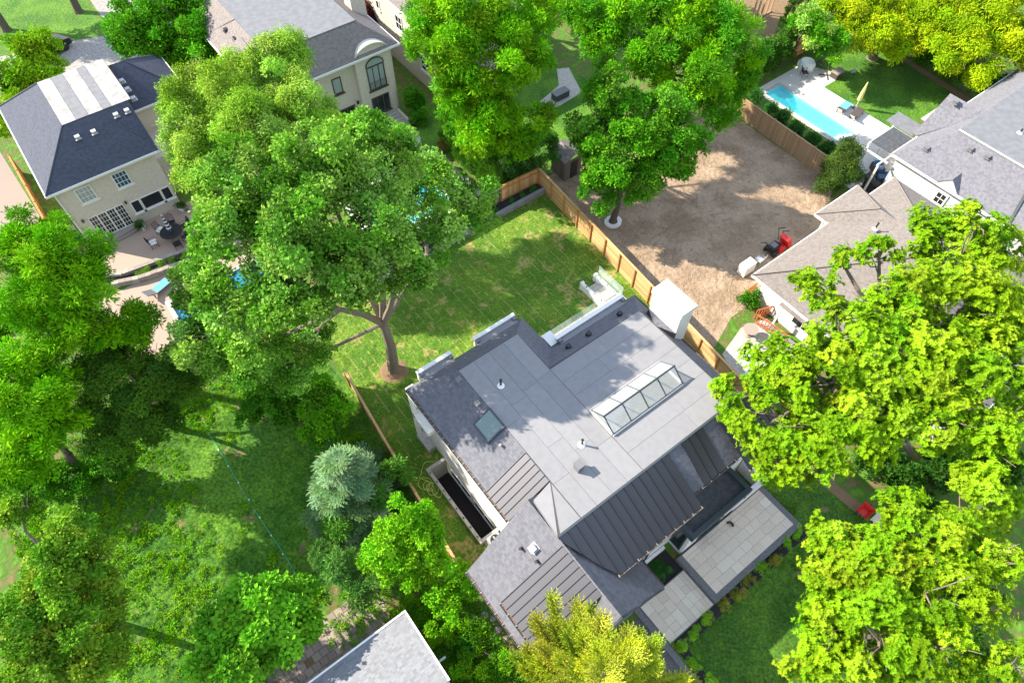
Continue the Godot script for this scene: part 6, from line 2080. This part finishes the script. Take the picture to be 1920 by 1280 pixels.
	for p in [["tall dark tree in the far back row beyond the construction earth", 48.0, -46.0, 22], ["broad dark tree in the far back row behind the shed lawn", 38.0, -48.0, 23], ["leafy tree in the far back row above the golden tree", 68.0, -31.0, 24], ["leafy tree in the far back row beside the golden hedge tree", 71.0, -22.0, 25]]:
		var l := []
		for k in 7:
			l.append([p[1] + rng.randf_range(-3, 3), rng.randf_range(4.5, 9.0), p[2] + rng.randf_range(-3, 3), rng.randf_range(1.9, 2.7)])
		tree("tall_tree", p[0], V(p[1], 0, p[2]), 0.3, l, "broad", deep + wood, 1.0, 1.3, p[3], M.bark_dark)
	conifer("spruce_tree", "blue grey spruce standing beside the left boundary fence", V(1.6, 0, -17.0), 5.6, 2.75, [Color(0.20, 0.34, 0.14), Color(0.27, 0.41, 0.19), Color(0.14, 0.28, 0.09)], 0.05, 31, 0.44, 1.25)
	conifer("spruce_tree", "yellow green spruce with upright shoots in front of the garage", V(4.4, 0, -0.9), 14.0, 5.6, [Color(0.38, 0.44, 0.02), Color(0.28, 0.37, 0.02), Color(0.43, 0.46, 0.04)], 0.6, 32, 0.6, 0.95, 0.4)

# ---------------------------------------------------------------- shrubs, hedges, beds
func shrubs() -> void:
	var fresh := [Color(0.20, 0.48, 0.012), Color(0.26, 0.54, 0.018), Color(0.15, 0.40, 0.010)]
	var dark := [Color(0.07, 0.23, 0.012), Color(0.10, 0.29, 0.014)]
	bush("lilac_bush", "large round bright green bush beside the window well fence", V(2.2, 0, -11.6), LOBES.bush1, "broad", fresh, 1.2, 0.75, 41)
	bush("lilac_bush", "pale grown bush between the catalpa and the bright round bush", V(-0.9, 0, -12.7), LOBES.bush2, "long", [Color(0.10, 0.24, 0.04), Color(0.14, 0.28, 0.05)], 1.2, 0.75, 42)
	bush("lilac_bush", "bright green bush touching the garage roof corner", V(3.0, 0, -9.1), LOBES.bush3, "broad", fresh, 1.2, 0.75, 43)
	bush("hedge_shrub", "loose green shrub behind the maple along the left fence", V(2.7, 0, -21.4), LOBES.fenceshrub, "broad", dark + [fresh[2]], 1.1, 0.8, 44)
	bush("hedge_shrub", "low dark shrub under the maple at the edge of the shady lawn", V(0.2, 0, -24.0), LOBES.fenceshrub2, "broad", dark, 1.1, 0.8, 45)
	bush("sumac_bush", "feathery light green shrub between the spruce and the fence", V(2.4, 0, -15.9), LOBES.gateshrub, "long", [Color(0.10, 0.26, 0.03)], 1.0, 0.85, 46)
	bush("wild_shrub", "dark low thicket in the wild corner under the bright trees", V(-10.4, 0, -27.0), LOBES.underleft, "broad", dark, 1.1, 0.8, 47)
	bush("garden_shrub", "dense dark green bush at the corner of the arched window house", V(22.9, 0, -43.8), [[23.2, 0.9, -44.0, 1.1], [23.0, 1.9, -44.2, 1.0], [22.9, 0.8, -43.2, 0.9]], "broad", dark, 1.2, 0.7, 48)
	bush("garden_shrub", "low green undergrowth behind the short cedar plank fence", V(25.3, 0, -32.6), LOBES.darkyew2, "broad", [Color(0.07, 0.20, 0.03), Color(0.10, 0.24, 0.05)], 1.1, 0.8, 49)
	bush("juniper_bush", "large dark bush at the end of the tan plank fence", V(44.8, 0, -16.9), LOBES.sideshrub, "fine", [Color(0.06, 0.11, 0.02), Color(0.08, 0.14, 0.02)], 1.5, 0.9, 50)
	bush("garden_shrub", "round green bush at the corner of the bungalow porch", V(30.5, 0, -13.2), [[30.5, 0.8, -13.0, 0.75]], "broad", dark, 1.2, 0.6, 51)
	bush("wild_shrub", "green weeds and vines between the light roofed garage and the white garage", V(1.8, 0, -8.0), [[1.2, 0.5, -8.2, 0.8], [2.0, 0.5, -7.4, 0.9], [1.6, 0.4, -6.2, 0.8], [2.6, 0.4, -6.4, 0.8], [0.9, 0.6, -9.6, 0.8], [2.2, 0.4, -5.2, 0.7], [3.0, 0.5, -5.0, 0.6]], "broad", fresh + dark, 1.0, 0.6, 52)
	bush("wild_shrub", "wild vines under the catalpa beside the old paving", V(-7.5, 0, -11.3), [[-8.2, 0.5, -12.0, 1.0], [-7.4, 0.5, -10.6, 1.0], [-6.6, 0.5, -9.8, 0.9]], "broad", fresh, 1.0, 0.7, 53)
	bush("wild_shrub", "added undergrowth tinted dark to fill the gap below the lime trees at the end of the front lawn", V(24.6, 0, 6.0), [[23.6, 0.9, 5.6, 1.4], [25.4, 1.0, 4.4, 1.5], [25.0, 1.2, 7.2, 1.6], [22.6, 1.0, 7.8, 1.4], [21.4, 0.9, 9.4, 1.4], [26.8, 1.0, 6.0, 1.4]], "broad", [Color(0.03, 0.10, 0.012), Color(0.05, 0.14, 0.015)], 0.9, 0.9, 54)  # added shrubs, near-black leaf tints fill the dark gap between the crowns
	bush("wild_shrub", "added undergrowth tinted dark to fill the ground around the huge lime tree trunk beside the bungalow", V(28.6, 0, 1.8), [[27.6, 0.9, 0.6, 1.3], [29.2, 1.0, 2.2, 1.5], [31.0, 1.0, 3.2, 1.5], [27.4, 0.8, 2.6, 1.3], [32.4, 0.9, 4.6, 1.4], [26.6, 0.8, -0.8, 1.0]], "broad", [Color(0.03, 0.10, 0.012), Color(0.05, 0.14, 0.015)], 0.9, 0.9, 55)  # also added, leaves tinted dark so the ground under the tree reads dark
	bush("orange_shrub", "small orange leaved shrub beside the golden tree trunk", V(63.0, 0, -24.4), [[62.9, 1.0, -24.4, 1.0], [62.4, 1.4, -24.8, 0.7]], "broad", [Color(0.50, 0.17, 0.01), Color(0.55, 0.24, 0.015)], 1.0, 0.7, 56)
	# shrubs between the tan fence and the pool
	var k := 0
	for p in [[46.9, -29.3, 1.3], [46.8, -27.6, 1.25], [46.7, -26.0, 1.1], [46.6, -24.4, 1.15], [46.5, -22.8, 1.05], [46.5, -21.2, 1.1], [46.3, -19.6, 1.1], [46.2, -18.2, 1.0]]:
		bush("pool_shrub", "green shrub in the row between the tan plank fence and the pool", V(p[0], 0, p[1]), [[p[0], p[2] * 0.5, p[1], p[2] * 0.62], [p[0] + 0.2, p[2] * 1.05, p[1] + 0.2, p[2] * 0.5]], "long", [Color(0.045, 0.15, 0.03), Color(0.06, 0.19, 0.03)], 1.0, 0.75, 60 + k, "shrubs between fence and pool")
		k += 1
	# hedges
	var h := thing("hedge", "tall dark clipped hedge along the mulch strip of the pool lawn", "hedge", V(64.9, 0, -20))
	crown(h, hedge_lobes(V(65.2, 0, -27.5), V(64.0, 0, -12.5), 3.2, 1.7), "broad", dark, 0.8, 1.0, 70, "foliage")
	h = thing("hedge", "tall leafy hedge at the far end of the pool", "hedge", V(51.5, 0, -30.5))
	crown(h, hedge_lobes(V(49.0, 0, -30.2), V(54.6, 0, -30.6), 3.6, 1.8), "broad", [Color(0.06, 0.17, 0.02), Color(0.09, 0.21, 0.025)], 0.9, 0.9, 71, "foliage")
	# columnar cedars
	for j in 9:
		var p := V(22.95 - j * 0.015 + (j % 2) * 0.12, 0, -39.4 + j * 0.92)
		var c := thing("columnar_cedar", "narrow columnar cedar in the row beside the pale deck", "cedar", p, "row of columnar cedars")
		var st := ST()
		tube(st, [p, p + V(0, 3.0, 0)], [0.06, 0.02], 6)
		obj("trunk", st, M.bark_dark, c)
		var l := []
		for q in 8: l.append([p.x, 0.3 + q * 0.42, p.z, 0.46 - q * 0.045])
		crown(c, l, "scale", [Color(0.10, 0.23, 0.025), Color(0.14, 0.28, 0.03)], 0.8, 0.8, 80 + j)
	for j in 3:
		var p := V(57.6 + j * 1.2, 0, -33.2)
		var c := thing("columnar_cedar", "pointed dark cypress beside the far construction earth", "cypress", p, "pointed cypresses at the construction earth")
		var st := ST()
		tube(st, [p, p + V(0, 4.0, 0)], [0.08, 0.02], 6)
		obj("trunk", st, M.bark_dark, c)
		var l := []
		for q in 8: l.append([p.x, 0.4 + q * 0.55, p.z, 0.6 - q * 0.065])
		crown(c, l, "scale", [Color(0.06, 0.15, 0.02)], 0.8, 0.9, 95 + j)
	# round shrubs along the front terrace
	var spots := [[20.36, -0.2], [19.32, -0.2], [18.18, -0.2], [17.18, -0.17], [16.18, -0.14], [15.19, -0.15], [14.12, -0.18], [12.95, -0.15], [11.92, -0.13], [10.95, -0.12], [10.82, 1.0], [10.84, 1.95]]
	for j in spots.size():
		var p := V(spots[j][0], 0, spots[j][1])
		var s: float = 1.18 * [0.29, 0.31, 0.34, 0.33, 0.29, 0.34, 0.30, 0.34, 0.33, 0.27, 0.27, 0.36][j]
		var red: bool = j in [2, 4, 5, 6]
		bush("round_shrub", "small round shrub with reddish tips in the black mulch bed" if red else "small round bright green shrub in the black mulch bed", p, [[p.x, s * 0.8, p.z, s]], "small", [Color(0.30, 0.36, 0.03), Color(0.36, 0.30, 0.04)] if red else [Color(0.24, 0.52, 0.02), Color(0.32, 0.56, 0.03)], 0.85, 0.55, 110 + j, "reddish round shrubs along the terrace" if red else "green round shrubs along the terrace")
	j_plants()

func j_plants() -> void:
	var k := 0
	for p in [[12.95, -3.7, 0.26], [12.6, -3.2, 0.2], [13.2, -3.2, 0.17], [12.65, -3.85, 0.18]]:
		bush("bed_plant", "small leafy plant in the black bed between the porch and garage", V(p[0], 0, p[1]), [[p[0], p[2] * 0.7, p[1], p[2]]], "small", [Color(0.05, 0.2, 0.03)], 0.8, 0.55, 140 + k, "plants in the porch bed", "plant")
		k += 1
	for p in [[-2.26, -40.95, 0.34], [-1.7, -41.0, 0.24], [-0.87, -40.9, 0.36], [0.1, -40.7, 0.3], [0.87, -40.4, 0.28]]:
		bush("bed_plant", "round yellow green plant in the curved dark bed below the brick patio", V(p[0], 0, p[1]), [[p[0], p[2] * 0.8, p[1], p[2]]], "small", [Color(0.16, 0.33, 0.03), Color(0.24, 0.38, 0.03)], 0.8, 0.6, 150 + k, "plants in the curved bed", "plant")
		k += 1
	for p in [[23.2, -30.6, 0.16], [24.2, -30.6, 0.18], [25.3, -30.6, 0.22], [21.5, -30.6, 0.18], [19.6, -30.7, 0.2], [12.0, -30.7, 0.2], [13.6, -30.7, 0.18]]:
		bush("bed_plant", "young plant in the raised black bed behind the grey block wall", V(p[0], 0.36, p[1]), [[p[0], 0.36 + p[2] * 0.7, p[1], p[2]]], "small", [Color(0.07, 0.24, 0.03)], 0.8, 0.6, 160 + k, "plants in the raised bed", "plant")
		k += 1

# ---------------------------------------------------------------- grass and ground cover
func grasses() -> void:
	var d1 := noise(0.006, 301, 3)
	turf("short grass blades of the sod lawn", BACK_LAWN, [Color(0.09, 0.23, 0.008), Color(0.15, 0.31, 0.012), Color(0.42, 0.33, 0.09)], 5.0, 201, d1, [[6.6, -18.4, 14.6, -15.9], [14.2, -18.8, 23.7, -15.9], [22.0, -21.1, 23.6, -18.6], [7.1, -24.1, 8.8, -22.4]])
	turf("mown grass blades of the shady lawn", [[-14.0, -29.0], [4.5, -29.0], [4.8, -24], [3.7, -9.8], [-2.0, -13.0], [-14.5, -10.8]], [Color(0.055, 0.20, 0.005), Color(0.12, 0.30, 0.008), Color(0.20, 0.24, 0.03)], 14.0, 202, noise(0.008, 302, 3), [])
	turf("dense grass blades of the front lawn tinted darker for shade", [[11.2, 0.2], [20.7, 0.15], [20.8, -7.8], [24.2, -7.8], [24.0, -1.8], [24.1, 7], [11.1, 7]], [Color(0.045, 0.14, 0.004), Color(0.08, 0.19, 0.006), Color(0.24, 0.21, 0.05)], 14.0, 203, noise(0.008, 303, 3), [[10.0, -3.4, 20.85, 0.1]])  # blade tints lowered too, shade painted into their colour
	# weeds of the wild corner
	var r := RandomNumberGenerator.new()
	r.seed = 204
	var places := []
	var cols := []
	var g := noise(0.12, 44, 3)
	for k in 5200:
		var p := Vector2(r.randf_range(-15, 4.0), r.randf_range(-31, -9))
		var wild := g.get_noise_2d(p.x * 3, p.y * 3)
		var edge: bool = p.x < -6.0 - wild * 6.0 or p.y < -27.2 + wild * 3.0 or (p.y > -13.5 + wild * 3.0 and p.x > -3.5) or (p.x > 2.4 + wild * 2.0 and p.y > -24 and p.x < 3.9)
		if not edge or (wild < -0.12 and p.x < -5.0 and r.randf() < 0.8): continue
		places.append(Transform3D(facing((Vector3.UP + ball(r) * 0.3).normalized(), r, r.randf_range(0.3, 0.7)), Vector3(p.x, r.randf_range(0.04, 0.16), p.y)))
		cols.append(vary(Color(0.12, 0.34, 0.008).lerp(Color(0.23, 0.42, 0.01), r.randf()), r))
	for k in 900:
		var p := Vector2(r.randf_range(0.6, 3.7), r.randf_range(-9.4, -2.5))
		places.append(Transform3D(facing((Vector3.UP + ball(r) * 0.3).normalized(), r, r.randf_range(0.3, 0.7)), Vector3(p.x, r.randf_range(0.04, 0.2), p.y)))
		cols.append(vary(Color(0.12, 0.30, 0.02), r))
	var o := scatter("weeds", self, "broad", places, cols, M.leaf)
	o.set_meta("kind", "stuff")
	tag(o, "leafy weeds and ground cover spreading over the wild lawn edges", "weeds")
	places = []
	cols = []
	for k in 2600:
		var p := Vector2(r.randf_range(25.4, 44.6), r.randf_range(-31, -12.5))
		if p.x < 26.6 + (p.y + 31) * -0.08 or p.y < -31.0 + (p.x - 29) * 0.17: continue
		places.append(Transform3D(Basis(Vector3.UP, r.randf() * TAU) * Basis.from_scale(Vector3.ONE * r.randf_range(0.6, 1.6)), Vector3(p.x, 0.004, p.y)))
		cols.append(vary(Color(0.28, 0.20, 0.13).lerp(Color(0.45, 0.38, 0.30), r.randf() * r.randf()), r))
	o = scatter("gravel", self, "clod", places, cols, M.needle)
	o.set_meta("kind", "stuff")
	tag(o, "small stones and clods scattered over the bare soil plot", "gravel")
